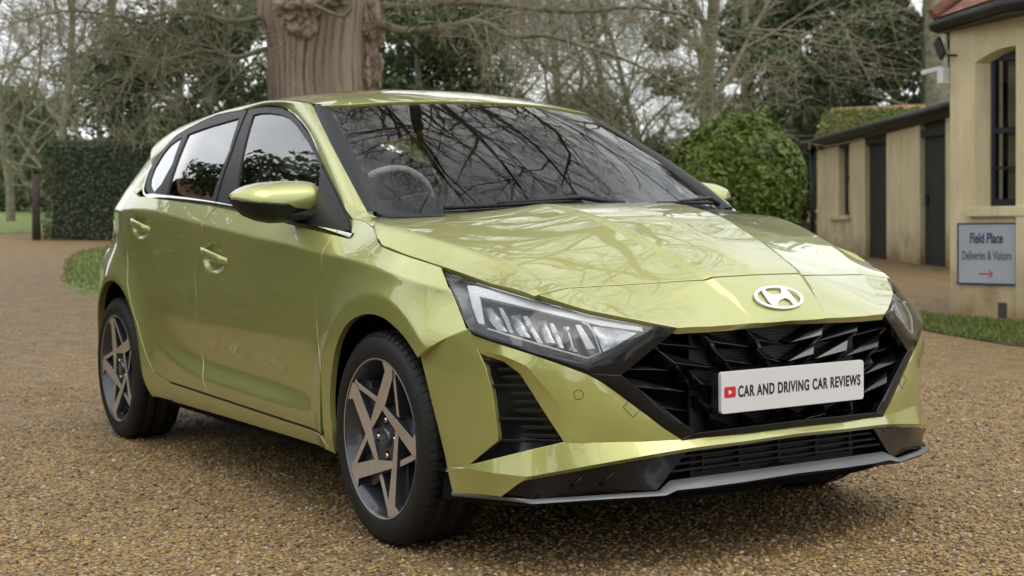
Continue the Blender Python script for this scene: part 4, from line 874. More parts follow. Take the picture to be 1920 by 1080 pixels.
# ---------------- wheels ----------------
def tyre_mat():
    m, n, l, b = newmat('tyre_rubber'); setin(b, Base_Color=(.011, .011, .011, 1), Roughness=.55)
    b.inputs['Specular IOR Level'].default_value = .3
    t = n.new('ShaderNodeTexCoord'); s = n.new('ShaderNodeSeparateXYZ'); l.new(t.outputs['Object'], s.inputs[0])
    at = n.new('ShaderNodeMath'); at.operation = 'ARCTAN2'; l.new(s.outputs[2], at.inputs[0]); l.new(s.outputs[0], at.inputs[1])
    def mth(op, a, b_=None, c_=None):
        q = n.new('ShaderNodeMath'); q.operation = op
        for i, v in enumerate((a, b_, c_)):
            if v is None: continue
            if isinstance(v, (int, float)): q.inputs[i].default_value = v
            else: l.new(v, q.inputs[i])
        return q.outputs[0]
    ay = mth('ABSOLUTE', mth('ADD', s.outputs[1], 0.0))
    k = mth('MULTIPLY_ADD', s.outputs[1], 9.0, mth('MULTIPLY', at.outputs[0], 11.6))
    fr = mth('FRACT', k); groove = mth('LESS_THAN', fr, .16)
    r_ = mth('SQRT', mth('ADD', mth('MULTIPLY', s.outputs[0], s.outputs[0]), mth('MULTIPLY', s.outputs[2], s.outputs[2])))
    tread = mth('GREATER_THAN', r_, .2965); rib = mth('GREATER_THAN', ay, .030)
    g = mth('MULTIPLY', mth('MULTIPLY', groove, tread), rib)
    # raised sidewall rings and lettering-like relief
    rings = mth('MULTIPLY', mth('SINE', mth('MULTIPLY', r_, 900)), .05)
    nzz = n.new('ShaderNodeTexNoise'); nzz.inputs['Scale'].default_value = 90; l.new(t.outputs['Object'], nzz.inputs['Vector'])
    hgt = mth('ADD', mth('MULTIPLY', g, -1.0), mth('MULTIPLY', mth('ADD', rings, mth('MULTIPLY', nzz.outputs['Fac'], .2)), mth('SUBTRACT', 1.0, tread)))
    bp = n.new('ShaderNodeBump'); bp.inputs['Strength'].default_value = .7; bp.inputs['Distance'].default_value = .005; l.new(hgt, bp.inputs['Height']); l.new(bp.outputs[0], b.inputs['Normal'])
    mxx = n.new('ShaderNodeMix'); mxx.data_type = 'RGBA'; l.new(g, mxx.inputs[0]); mxx.inputs[6].default_value = (.012, .012, .012, 1); mxx.inputs[7].default_value = (.003, .003, .003, 1); l.new(mxx.outputs[2], b.inputs['Base Color'])
    return m
M['tyre'] = tyre_mat()
def pol(r, a): return (r*math.cos(R(a))/1000, r*math.sin(R(a))/1000)
def make_wheel():
    """wheel about the y axis, outer face towards -y"""
    w = empty('wheel')
    # tyre: y from -.105 (outer) to .105
    half = [(.231, .094), (.236, .101), (.246, .1045), (.262, .1075), (.278, .106), (.291, .100), (.300, .093), (.3065, .084), (.3095, .074)]
    prof = [(r_, -y) for r_, y in half]+[(.3105, -.060), (.3040, -.0595), (.3040, -.052), (.3115, -.051), (.3122, -.012), (.305, -.0115), (.305, -.004), (.3122, -.0035), (.3122, .0035), (.305, .004), (.305, .0115), (.3122, .012), (.3115, .051), (.304, .052), (.304, .0595), (.3105, .060)]+[(r_, y) for r_, y in half[::-1]]
    mb = MB(); mb.lathe_y(prof, 128); tyre = mb.build('tyre', M['tyre'], w)
    nbk = 70
    for sd_ in (-1, 1):
        tb = MB()
        for q in range(nbk):
            a0, a1 = 2*math.pi*q/nbk, 2*math.pi*(q+.78)/nbk; V = []
            for a, sh in ((a0, 0), ((a0+a1)/2, 0), (a1, 0)):
                for r_, y_ in ((.299, .0965), (.3075, .0885), (.3118, .0775), (.3128, .0615), (.303, .0605)):
                    aa = a+(.0965-y_)*.9*(1 if sd_ < 0 else -1); V.append((r_*math.cos(aa), sd_*y_, r_*math.sin(aa)))
            Fb = []
            for i in range(2):
                for j in range(4): Fb.append((i*5+j, (i+1)*5+j, (i+1)*5+j+1, i*5+j+1))
            Fb += [(0, 1, 2, 3, 4), (14, 13, 12, 11, 10)]; tb.add(V, Fb)
        tb.build('tread_blocks', M['rubber'], tyre)
    rim = MB()
    rim.lathe_y([(.2335, -.0965), (.2365, -.0985), (.2365, -.1015), (.233, -.1025)], 96, mi=1)
    rim.lathe_y([(.233, -.1025), (.2305, -.1015)], 96, mi=0); rim.lathe_y([(.2305, -.1015), (.2265, -.0965)], 96, mi=1)
    rim.lathe_y([(.2265, -.0965), (.218, -.080), (.205, -.060), (.196, -.03), (.192, .09)], 96, mi=1)
    rimo = rim.build('rim', [M['machined'], M['wheel_grey']], w)
    mb = MB(); mb.lathe_y([(.0, .02), (.20, .02)], 64); mb.build('brake_backplate', M['dark'], rimo)
    mb = MB(); mb.lathe_y([(.05, -.012), (.14, -.012), (.14, -.002), (.05, -.002)], 64); mb.build('brake_disc', simple('brake_disc_steel', (.16, .13, .11), .45, .8, var=.2), w)
    mb = MB()
    # hub disc
    mb.lathe_y([(.0, -.074), (.080, -.074), (.094, -.066), (.098, -.02)], 60, mi=1)
    hooks = [(88, 30), (97, 15), (204, -65), (231, -60), (232, -67), (228, -77), (203, -79), (102, -63)]
    blade = [(120, -37), (110, -29), (214, -4), (230, -4.5), (230, -10), (214, -9)]
    for k in range(5):
        for shp, dpt, yo in ((hooks, .050, 0), (blade, .036, .004)):
            q = [pol(r_, a+72*k-0) for r_, a in shp]
            def yy_(x, z_): r_ = math.hypot(x, z_); return -(.083+.0155*min(1, max(0, (r_-.08)/.14)))+yo
            fr = [(x, yy_(x, z_), z_) for x, z_ in q]
            cx_ = sum(p[0] for p in q)/len(q); cz_ = sum(p[1] for p in q)/len(q)
            # flared side walls: the painted flank stands wider than the machined face
            bk = [(x+(x-cx_)*.10+0, yy_(x, z_)+dpt, z_+(z_-cz_)*.03) for x, z_ in q]
            if shp is hooks:
                pass
            mb.prism(fr, bk, mi=0, mside=1)
        # painted web that backs each spoke
        q = [pol(r_, a+72*k) for r_, a in [(84, 40), (84, -2), (188, -52), (214, -62), (214, -84), (190, -90), (92, -64)]]
        fr = [(x, -.052-.020*min(1, max(0, (math.hypot(x, z_)-.08)/.13)), z_) for x, z_ in q]; bk = [(x, -.01, z_) for x, z_ in q]
        mb.prism(fr, bk, mi=1)
    sp = mb.build('spokes', [M['machined'], M['wheel_grey']], w, bevel=.0012)
    for k in range(4):
        x, z_ = .052*math.cos(R(90*k+2)), .052*math.sin(R(90*k+2)); b_ = MB(); b_.lathe_y([(0, -.079), (.0075, -.079), (.0085, -.076), (.0085, -.06)], 6, x, z_, 0); b_.lathe_y([(.010, -.0742), (.015, -.0745), (.0155, -.0742)], 20, x, z_, 1); b_.build('wheel_nut', [M['chrome'], M['dark']], w)
    mb = MB(); mb.lathe_y([(0, -.0855), (.026, -.0855), (.029, -.083), (.030, -.07)], 40); cap = mb.build('hub_cap', M['wheel_grey'], w)
    emblem('cap_emblem', 1, (0, -.0857, 0), (1, 0, 0), (0, 0, 1), (0, -1, 0), .0185, .0125, M['silver'], w, .001)
    return w
wheel0 = make_wheel(); wheel0.parent = car
def copy_tree(o, parent=None):
    c_ = o.copy(); COL.objects.link(c_); c_.parent = parent
    for ch in list(o.children): copy_tree(ch, c_)
    return c_
wheel0.location = (-.008, -.762, .3125)
ws = [wheel0]
for (x, y, rot, ry) in ((-2.585, -.766, 0, 37), (-.008, .762, 180, 20), (-2.585, .766, 180, 50)):
    c_ = copy_tree(wheel0, car); c_.location = (x, y, .3125); c_.rotation_euler = (0, R(ry), R(rot)); ws.append(c_)
wheel0.rotation_euler = (0, R(0), 0)
# ---------------- cabin ----------------
mb = MB()
mb.prism([(-.30, -.70, .93), (-.30, .70, .93), (-.62, .68, .965), (-.80, .66, .95), (-.80, -.66, .95), (-.62, -.68, .965)], [(-.30, -.70, .5), (-.30, .70, .5), (-.62, .68, .5), (-.80, .66, .5), (-.80, -.66, .5), (-.62, -.68, .5)])
mb.build('dashboard', M['seat_dark'], car, bevel=.02)
mb = MB(); mb.prism([(-.56, -.20, .95), (-.56, -.54, .95), (-.74, -.52, .95), (-.74, -.22, .95)], [(-.60, -.26, 1.02), (-.60, -.48, 1.02), (-.72, -.46, 1.01), (-.72, -.28, 1.01)]); mb.build('instrument_hood', M['seat_dark'], car, bevel=.012)
mb = MB(); cst = Vector((-.90, -.37, .965)); a1 = Vector((0, 1, 0)); a2 = Vector((.42, 0, .91)); ring = [cst+a1*.178*math.cos(t)+a2*.178*math.sin(t) for t in np.linspace(0, 2*math.pi, 40)]
mb.tube(ring, .014, 8, cap=False); mb.tube([cst-a1*.17, cst, cst+a1*.17], .014, 6); mb.tube([cst, cst-a2*.17], .02, 6); mb.build('steering_wheel', M['seat'], car)
def seat(x, y, top, w_=.23, head=True):
    s_ = empty('seat'); s_.parent = car
    mb = MB(); mb.prism([(x-.02, y-w_, .62), (x-.02, y+w_, .62), (x-.20, y+w_*.8, top), (x-.20, y-w_*.8, top)], [(x-.14, y-w_, .60), (x-.14, y+w_, .60), (x-.29, y+w_*.8, top-.02), (x-.29, y-w_*.8, top-.02)]); mb.build('backrest', M['seat_dark'], s_, bevel=.035)
    for q in (-1, 1):
        mb = MB(); mb.tube([(x+.05, y+q*w_*.95, .64), (x+.0, y+q*w_*1.0, .85), (x-.12, y+q*w_*.9, top-.10), (x-.19, y+q*w_*.6, top-.02)], [.05, .055, .045, .02], 10); mb.build('bolster', M['seat'], s_)
    mb = MB(); mb.box(x-.05, x+.48, y-w_, y+w_, .48, .62); mb.build('cushion', M['seat_dark'], s_, bevel=.04)
    if head:
        mb = MB(); mb.prism([(x-.17, y-.13, top+.03), (x-.17, y+.13, top+.03), (x-.19, y+.10, top+.21), (x-.19, y-.10, top+.21)], [(x-.26, y-.12, top+.03), (x-.26, y+.12, top+.03), (x-.27, y+.09, top+.20), (x-.27, y-.09, top+.20)]); mb.build('headrest', M['seat'], s_, bevel=.03)
seat(-1.32, -.37, 1.10); seat(-1.32, .37, 1.10); seat(-2.1, -.34, 1.06, .27); seat(-2.1, .34, 1.06, .27)
mb = MB(); mb.box(-.93, -.90, -.09, .09, 1.255, 1.315); mb.tube([(-.92, 0, 1.30), (-.95, 0, 1.36)], .01, 6); mb.build('rear_view_mirror', M['matt_black'], car, bevel=.01)
mb = MB(); V = []
for x in np.linspace(-1.0, -2.9, 12):
    for y in np.linspace(-.53, .53, 9): V.append((x, y, float(RR(x, y))-.03))
mb.add(V, [(i*9+j, i*9+j+1, (i+1)*9+j+1, (i+1)*9+j) for i in range(11) for j in range(8)], 0, True); mb.build('headlining', M['seat'], car)
# ---------------- setting ----------------
def T(x, y):
    s = -np.asarray(x, float)-3.5; return .034*(s+np.sqrt(s*s+.5))/2
def npmesh(name, V, F, mat, parent=None, smooth=False, col=None, midx=None):
    """fast mesh from arrays; F is (n,3) or (n,4)"""
    me = bpy.data.meshes.new(name); V = np.asarray(V, np.float32); F = np.asarray(F, np.int32); k = F.shape[1]
    me.vertices.add(len(V)); me.vertices.foreach_set('co', V.ravel())
    me.loops.add(F.size); me.loops.foreach_set('vertex_index', F.ravel())
    me.polygons.add(len(F)); me.polygons.foreach_set('loop_start', np.arange(0, F.size, k, dtype=np.int32)); me.polygons.foreach_set('loop_total', np.full(len(F), k, np.int32))
    for m_ in (mat if isinstance(mat, (list, tuple)) else [mat]): me.materials.append(m_)
    if midx is not None: me.polygons.foreach_set('material_index', np.asarray(midx, np.int32))
    me.polygons.foreach_set('use_smooth', np.full(len(F), smooth)); me.update(calc_edges=True)
    if col is not None:
        a = me.attributes.new('tone', 'FLOAT', 'POINT'); a.data.foreach_set('value', np.asarray(col, np.float32))
    o = bpy.data.objects.new(name, me); COL.objects.link(o)
    if parent is not None: o.parent = parent
    return o
def gravel_mat():
    m, n, l, b = newmat('gravel'); setin(b, Roughness=.62); b.inputs['Specular IOR Level'].default_value = .35
    t = n.new('ShaderNodeTexCoord')
    def vor(scale, feat='F1'):
        v = n.new('ShaderNodeTexVoronoi'); v.inputs['Scale'].default_value = scale; v.feature = feat; l.new(dist.outputs[0], v.inputs['Vector']); return v
    nzz = n.new('ShaderNodeTexNoise'); nzz.inputs['Scale'].default_value = 60; l.new(t.outputs['Object'], nzz.inputs['Vector'])
    dist = n.new('ShaderNodeMix'); dist.data_type = 'VECTOR'; dist.inputs[0].default_value = .006; l.new(t.outputs['Object'], dist.inputs[4]); l.new(nzz.outputs['Color'], dist.inputs[5])
    class O: pass
    dd = O(); dd.outputs = [dist.outputs[1]]; dist_o = dd
    dist = dist_o
    v1 = vor(95); v2 = vor(48)
    s1 = n.new('ShaderNodeSeparateXYZ'); l.new(v1.outputs['Color'], s1.inputs[0])
    def ramp(pts, src):
        r = n.new('ShaderNodeValToRGB'); r.color_ramp.interpolation = 'CONSTANT'
        e = r.color_ramp.elements; e[0].position = pts[0][0]; e[0].color = (*pts[0][1], 1); e[1].position = pts[1][0]; e[1].color = (*pts[1][1], 1)
        for p, c_ in pts[2:]: q = e.new(p); q.color = (*c_, 1)
        l.new(src, r.inputs[0]); return r.outputs[0]
    cols = [(0, (.055, .045, .033)), (.10, (.27, .165, .055)), (.30, (.18, .105, .036)), (.44, (.33, .22, .085)), (.58, (.13, .082, .036)), (.68, (.37, .25, .10)), (.80, (.18, .15, .11)), (.90, (.44, .35, .21)), (.965, (.07, .07, .075)), (.988, (.52, .47, .38))]
    c1 = ramp(cols, s1.outputs[0])
    s2 = n.new('ShaderNodeSeparateXYZ'); l.new(v2.outputs['Color'], s2.inputs[0]); c2 = ramp(cols, s2.outputs[1])
    gt = n.new('ShaderNodeMath'); gt.operation = 'GREATER_THAN'; gt.inputs[1].default_value = .93; l.new(s2.outputs[0], gt.inputs[0])
    mx_ = n.new('ShaderNodeMix'); mx_.data_type = 'RGBA'; l.new(gt.outputs[0], mx_.inputs[0]); l.new(c1, mx_.inputs[6]); l.new(c2, mx_.inputs[7])
    # worn, greyer and greener areas of the drive
    big = n.new('ShaderNodeTexNoise'); big.inputs['Scale'].default_value = .55; big.inputs['Detail'].default_value = 5; l.new(t.outputs['Object'], big.inputs['Vector'])
    br = n.new('ShaderNodeValToRGB'); br.color_ramp.elements[0].position = .42; br.color_ramp.elements[1].position = .72; br.color_ramp.elements[1].color = (.6, .6, .6, 1); l.new(big.outputs['Fac'], br.inputs[0])
    m2 = n.new('ShaderNodeMix'); m2.data_type = 'RGBA'; m2.blend_type = 'MIX'; l.new(br.outputs[0], m2.inputs[0]); l.new(mx_.outputs[2], m2.inputs[6]); m2.inputs[7].default_value = (.205, .150, .080, 1)
    mot = n.new('ShaderNodeTexNoise'); mot.inputs['Scale'].default_value = 7; mot.inputs['Detail'].default_value = 8; l.new(t.outputs['Object'], mot.inputs['Vector'])
    mr = n.new('ShaderNodeValToRGB'); mr.color_ramp.elements[0].position = .35; mr.color_ramp.elements[1].position = .65; mr.color_ramp.elements[0].color = (.72, .70, .66, 1); mr.color_ramp.elements[1].color = (1.0, .99, .94, 1); l.new(mot.outputs['Fac'], mr.inputs[0])
    m3 = n.new('ShaderNodeMix'); m3.data_type = 'RGBA'; m3.blend_type = 'MULTIPLY'; m3.inputs[0].default_value = 1; l.new(m2.outputs[2], m3.inputs[6]); l.new(mr.outputs[0], m3.inputs[7])
    l.new(m3.outputs[2], b.inputs['Base Color'])
    ad = n.new('ShaderNodeMath'); ad.operation = 'MULTIPLY_ADD'; ad.inputs[1].default_value = -1.0; l.new(v1.outputs['Distance'], ad.inputs[0]); l.new(s1.outputs[1], ad.inputs[2])
    bp = n.new('ShaderNodeBump'); bp.inputs['Strength'].default_value = .9; bp.inputs['Distance'].default_value = .006; l.new(ad.outputs[0], bp.inputs['Height']); l.new(bp.outputs[0], b.inputs['Normal'])
    return m
M['gravel'] = gravel_mat()
def tone_mat(name, stops, rough=.7, trans=0., spec=.4, bump=0, back=None):
    m, n, l, b = newmat(name); setin(b, Roughness=rough); b.inputs['Specular IOR Level'].default_value = spec
    a = n.new('ShaderNodeAttribute'); a.attribute_name = 'tone'; r = n.new('ShaderNodeValToRGB'); e = r.color_ramp.elements
    e[0].position = stops[0][0]; e[0].color = (*stops[0][1], 1); e[1].position = stops[1][0]; e[1].color = (*stops[1][1], 1)
    for p, c_ in stops[2:]: q = e.new(p); q.color = (*c_, 1)
    l.new(a.outputs['Fac'], r.inputs[0]); l.new(r.outputs[0], b.inputs['Base Color'])
    if trans:
        o = n['Material Output']; tr = n.new('ShaderNodeBsdfTranslucent'); mi = n.new('ShaderNodeMixShader'); mi.inputs[0].default_value = trans
        l.new(r.outputs[0], tr.inputs[0]); l.new(b.outputs[0], mi.inputs[1]); l.new(tr.outputs[0], mi.inputs[2]); l.new(mi.outputs[0], o.inputs[0])
    return m
M['stones'] = tone_mat('loose_stones', [(0, (.05, .045, .045)), (.15, (.16, .095, .035)), (.4, (.27, .165, .058)), (.72, (.35, .235, .10)), (.93, (.20, .17, .13)), (1, (.48, .43, .34))], .55)
M['leaf'] = tone_mat('laurel_leaf', [(0, (.035, .075, .012)), (.5, (.085, .155, .022)), (1, (.20, .26, .04))], .38, .25)
M['hedge'] = tone_mat('hedge_leaf', [(0, (.034, .052, .026)), (.6, (.068, .094, .042)), (.94, (.10, .125, .06)), (1, (.20, .13, .07))], .5, .15)
M['everg'] = tone_mat('evergreen_leaf', [(0, (.032, .052, .018)), (.6, (.066, .095, .032)), (1, (.12, .15, .05))], .6, .2)
M['grass'] = tone_mat('grass_blade', [(0, (.08, .125, .025)), (.6, (.15, .205, .045)), (1, (.24, .26, .09))], .6, .3)
M['bark'] = simple('lichen_bark', (.17, .165, .105), .9, var=.45, scale=9, bump=.6, bscale=30)
M['twig'] = simple('twig_bark', (.27, .24, .165), .9, var=.35, scale=2)
M['twig_g'] = simple('mossy_twig_bark', (.22, .23, .13), .9, var=.35, scale=2)
M['soil'] = simple('soil', (.07, .05, .035), .95, var=.3, scale=8, bump=.5, bscale=40)
# ground: one sheet, rising gently behind the car
gx = np.concatenate([np.arange(-180, -40, 10), np.arange(-40, 30, 1.0), np.arange(30, 101, 10)]); gy = np.concatenate([np.arange(-120, -30, 10), np.arange(-30, 50, 1.0), np.arange(50, 181, 10)])
XX, YY = np.meshgrid(gx, gy, indexing='ij'); V = np.stack([XX, YY, T(XX, YY)], -1).reshape(-1, 3); ny = len(gy)
ii, jj = np.meshgrid(np.arange(len(gx)-1), np.arange(ny-1), indexing='ij'); q = (ii*ny+jj).ravel(); F = np.stack([q, q+ny, q+ny+1, q+1], 1)
tag(npmesh('ground', V, F, M['gravel'], smooth=True), kind='structure')
def sheet(name, poly, mat, h=.3, lift=.004, dome=0., noise=0.):
    P = resample(smooth_curve(list(poly)+[poly[0]], 5)[:-1], h)
    if noise: P = P+RNG.normal(0, noise, P.shape)
    if area2(P) < 0: P = P[::-1]
    v2, Tt, idx = triangulate([P], h); bd = np.array([v2[i] for i in idx[0]])
    dm = np.sqrt(((v2[:, None]-bd[None])**2).sum(-1)).min(1); z_ = T(v2[:, 0], v2[:, 1])+lift+dome*(1-np.exp(-dm/.5))
    z_[idx[0]] = T(bd[:, 0], bd[:, 1])-.01 if dome else z_[idx[0]]
    return tag(npmesh(name, np.column_stack([v2, z_]), Tt, mat, smooth=True), kind='structure')
M['lawn'] = simple('lawn_turf', (.15, .20, .05), .95, var=.4, scale=5, bump=.6, bscale=90)
M['moss'] = simple('moss_verge', (.085, .10, .022), .95, var=.55, scale=4, bump=.7, bscale=60)
isl = [(-9.6, 1.30), (-11.2, 1.22), (-12.3, 1.38), (-13.6, 1.75), (-16.2, 2.45), (-18.4, 3.25), (-20.3, 4.4), (-19.5, 6.6), (-15, 6.6), (-11.5, 4.6), (-9.3, 2.6)]
sheet('lawn', isl, M['lawn'], .3, .004, .07, .03)
far = [(-27, -4), (-27.2, 4.0), (-28, 7), (-30, 16), (-60, 40), (-110, 30), (-110, -30), (-50, -25)]
sheet('far_lawn', far, M['lawn'], 2.2, .01, 0)
def blades(name, poly, n, hgt, lift, label_mat, wid=.004):
    P = np.array(poly, float); mn, mx_ = P.min(0), P.max(0); out = np.zeros((0, 2))
    while len(out) < n:
        q = RNG.uniform(mn, mx_, (n*2, 2)); out = np.vstack([out, q[inside(q, P)]])
    out = out[:n]; z0 = T(out[:, 0], out[:, 1])+lift; a = RNG.uniform(0, 6.28, n); h_ = hgt*RNG.uniform(.5, 1.3, n); ln_ = RNG.normal(0, .45, (n, 2))*h_[:, None]
    dx = np.stack([np.cos(a), np.sin(a)], 1)*wid
    V = np.zeros((n, 3, 3)); V[:, 0, :2] = out-dx; V[:, 1, :2] = out+dx; V[:, 2, :2] = out+ln_; V[:, 0, 2] = V[:, 1, 2] = z0-.005; V[:, 2, 2] = z0+h_
    return tag(npmesh(name, V.reshape(-1, 3), np.arange(3*n).reshape(-1, 3), label_mat, col=np.repeat(RNG.uniform(0, 1, n), 3)), kind='stuff')
g_ = blades('grass', isl, 16000, .04, .06, M['grass'], .006); tag(g_, 'short green grass on the raised island beside the drive', 'grass')
vg = [(-5.6, 7.0), (-5.2, 6.88), (-4.7, 6.82), (-4.0, 6.90), (-2.6, 7.12), (-.5, 7.45), (-.4, 6.9), (-2.6, 6.55), (-4.1, 6.35), (-4.9, 6.42), (-6.4, 6.9), (-7.6, 7.9), (-7.0, 8.1)]
sheet('moss_verge', vg, M['moss'], .12, .008, .012, .025)
pth = [(-5.3, 6.42), (-4.5, 6.30), (-3.9, 6.35), (-2.6, 6.50), (-.4, 6.85), (-.2, 5.9), (-2.5, 5.50), (-3.6, 5.72), (-4.4, 6.02)]
sheet('path', pth, simple('paving_stone', (.060, .052, .038), .95, var=.75, scale=5, bump=1.0, bscale=14, spec=.1), .10, .006)
_pn = M['moss']
g_ = blades('moss_tufts', vg, 12000, .045, .015, M['grass'], .007); tag(g_, 'short mossy green grass tufts growing along the foot of the cream wall', 'grass')
g2 = blades('path_weeds', pth, 5200, .028, .01, M['grass'], .008); tag(g2, 'sparse weeds and moss growing between the dark paving stones', 'weeds')
# loose stones lying on the drive near the camera
def stones(n):
    ph = (1+5**.5)/2; ico = np.array([(-1, ph, 0), (1, ph, 0), (-1, -ph, 0), (1, -ph, 0), (0, -1, ph), (0, 1, ph), (0, -1, -ph), (0, 1, -ph), (ph, 0, -1), (ph, 0, 1), (-ph, 0, -1), (-ph, 0, 1)])/1.9
    IF = np.array([(0, 11, 5), (0, 5, 1), (0, 1, 7), (0, 7, 10), (0, 10, 11), (1, 5, 9), (5, 11, 4), (11, 10, 2), (10, 7, 6), (7, 1, 8), (3, 9, 4), (3, 4, 2), (3, 2, 6), (3, 6, 8), (3, 8, 9), (4, 9, 5), (2, 4, 11), (6, 2, 10), (8, 6, 7), (9, 8, 1)])
    r_ = 3.0+5.5*RNG.uniform(0, 1, n)**1.25; a = RNG.uniform(-.42, .42, n)+yaw
    P = np.stack([CP.x+r_*np.cos(a), CP.y+r_*np.sin(a)], 1); sz = .0036+.0045*RNG.uniform(0, 1, n)**2
    S = np.stack([sz*RNG.uniform(.8, 1.5, n), sz*RNG.uniform(.7, 1.2, n), sz*RNG.uniform(.45, .8, n)], 1); an = RNG.uniform(0, 6.28, n); t_ = RNG.normal(0, .25, n)
    V = ico[None]*S[:, None]*(1+RNG.normal(0, .10, (n, 12, 1))); c_, s_ = np.cos(an)[:, None], np.sin(an)[:, None]
    x = V[..., 0]*c_-V[..., 1]*s_; y = V[..., 0]*s_+V[..., 1]*c_; z_ = V[..., 2]+x*t_[:, None]
    V = np.stack([x+P[:, :1], y+P[:, 1:], z_+T(P[:, 0], P[:, 1])[:, None]+S[:, 2:]*.45], -1)
    o = npmesh('loose_gravel', V.reshape(-1, 3), (IF[None]+12*np.arange(n)[:, None, None]).reshape(-1, 3), M['stones'], smooth=False, col=np.repeat(RNG.uniform(0, 1, n), 12))
    tag(o, 'loose tan and grey gravel stones scattered over the drive', 'gravel', kind='stuff')
stones(60000)
# ---------------- plants ----------------
def leaf_quads(P, N, size, asp=.45, jit=.9):
    """one folded leaf (two tris as a quad) per point, roughly facing N"""
    n = len(P); N = N+RNG.normal(0, jit, N.shape); N /= np.linalg.norm(N, axis=1)[:, None]; A = RNG.normal(0, 1, (n, 3)); A = np.cross(N, A); A /= np.linalg.norm(A, axis=1)[:, None]; B = np.cross(N, A)
    s = size*RNG.uniform(.6, 1.25, n)[:, None]
    V = np.stack([P-A*s*.5, P+B*s*asp*.5+N*s*.06, P+A*s*.5, P-B*s*asp*.5+N*s*.06], 1)
    return V.reshape(-1, 3), np.arange(4*n).reshape(-1, 4)
def bump3(P, sc, seed):
    r = np.random.default_rng(seed); k = r.normal(0, sc, (9, 3)); ph = r.uniform(0, 6.28, 9); return np.sin(P@k.T+ph).sum(1)/4.2
# round laurel
bush = empty('laurel_bush', (-10.50, 9.48, 0)); tag(bush, 'round clipped bright green laurel bush behind the bonnet beside the low outbuilding', 'bush')
cb_ = np.array([0, 0, 1.37]); D3 = RNG.normal(0, 1, (17000, 3)); D3 /= np.linalg.norm(D3, axis=1)[:, None]
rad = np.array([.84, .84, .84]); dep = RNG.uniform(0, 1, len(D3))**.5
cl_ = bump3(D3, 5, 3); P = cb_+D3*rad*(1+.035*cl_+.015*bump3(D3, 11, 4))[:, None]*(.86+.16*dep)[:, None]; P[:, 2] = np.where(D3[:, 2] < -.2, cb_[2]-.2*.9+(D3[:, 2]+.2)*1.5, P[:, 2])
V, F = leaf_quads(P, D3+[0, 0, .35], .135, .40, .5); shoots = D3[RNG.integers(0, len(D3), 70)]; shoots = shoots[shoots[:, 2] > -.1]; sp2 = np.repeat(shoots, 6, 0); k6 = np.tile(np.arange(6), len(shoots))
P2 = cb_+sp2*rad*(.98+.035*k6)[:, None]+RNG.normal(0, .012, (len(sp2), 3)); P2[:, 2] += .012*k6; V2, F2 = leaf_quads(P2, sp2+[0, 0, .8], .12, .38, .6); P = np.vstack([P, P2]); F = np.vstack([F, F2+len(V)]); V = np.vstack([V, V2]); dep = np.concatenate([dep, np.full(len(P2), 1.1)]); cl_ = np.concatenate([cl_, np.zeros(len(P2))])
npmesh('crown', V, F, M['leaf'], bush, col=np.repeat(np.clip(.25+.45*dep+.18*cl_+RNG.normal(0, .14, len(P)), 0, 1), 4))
mb = MB(); nseg = 20
for a_ in range(7): mb.tube([(0, 0, .1), (.25*math.cos(a_), .25*math.sin(a_), .7), (.55*math.cos(a_), .55*math.sin(a_), 1.5)], [.05, .03, .01], 6)
mb.build('stem', M['bark'], bush)
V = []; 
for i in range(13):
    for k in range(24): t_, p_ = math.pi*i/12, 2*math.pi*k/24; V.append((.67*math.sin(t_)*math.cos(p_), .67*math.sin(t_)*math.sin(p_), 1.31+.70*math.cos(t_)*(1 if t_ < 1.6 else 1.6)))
mk('inner_foliage', V, [(i*24+k, (i+1)*24+k, (i+1)*24+(k+1) % 24, i*24+(k+1) % 24) for i in range(12) for k in range(24)], simple('inner_leaves', (.02, .035, .012), .9, var=.5, scale=12), bush)
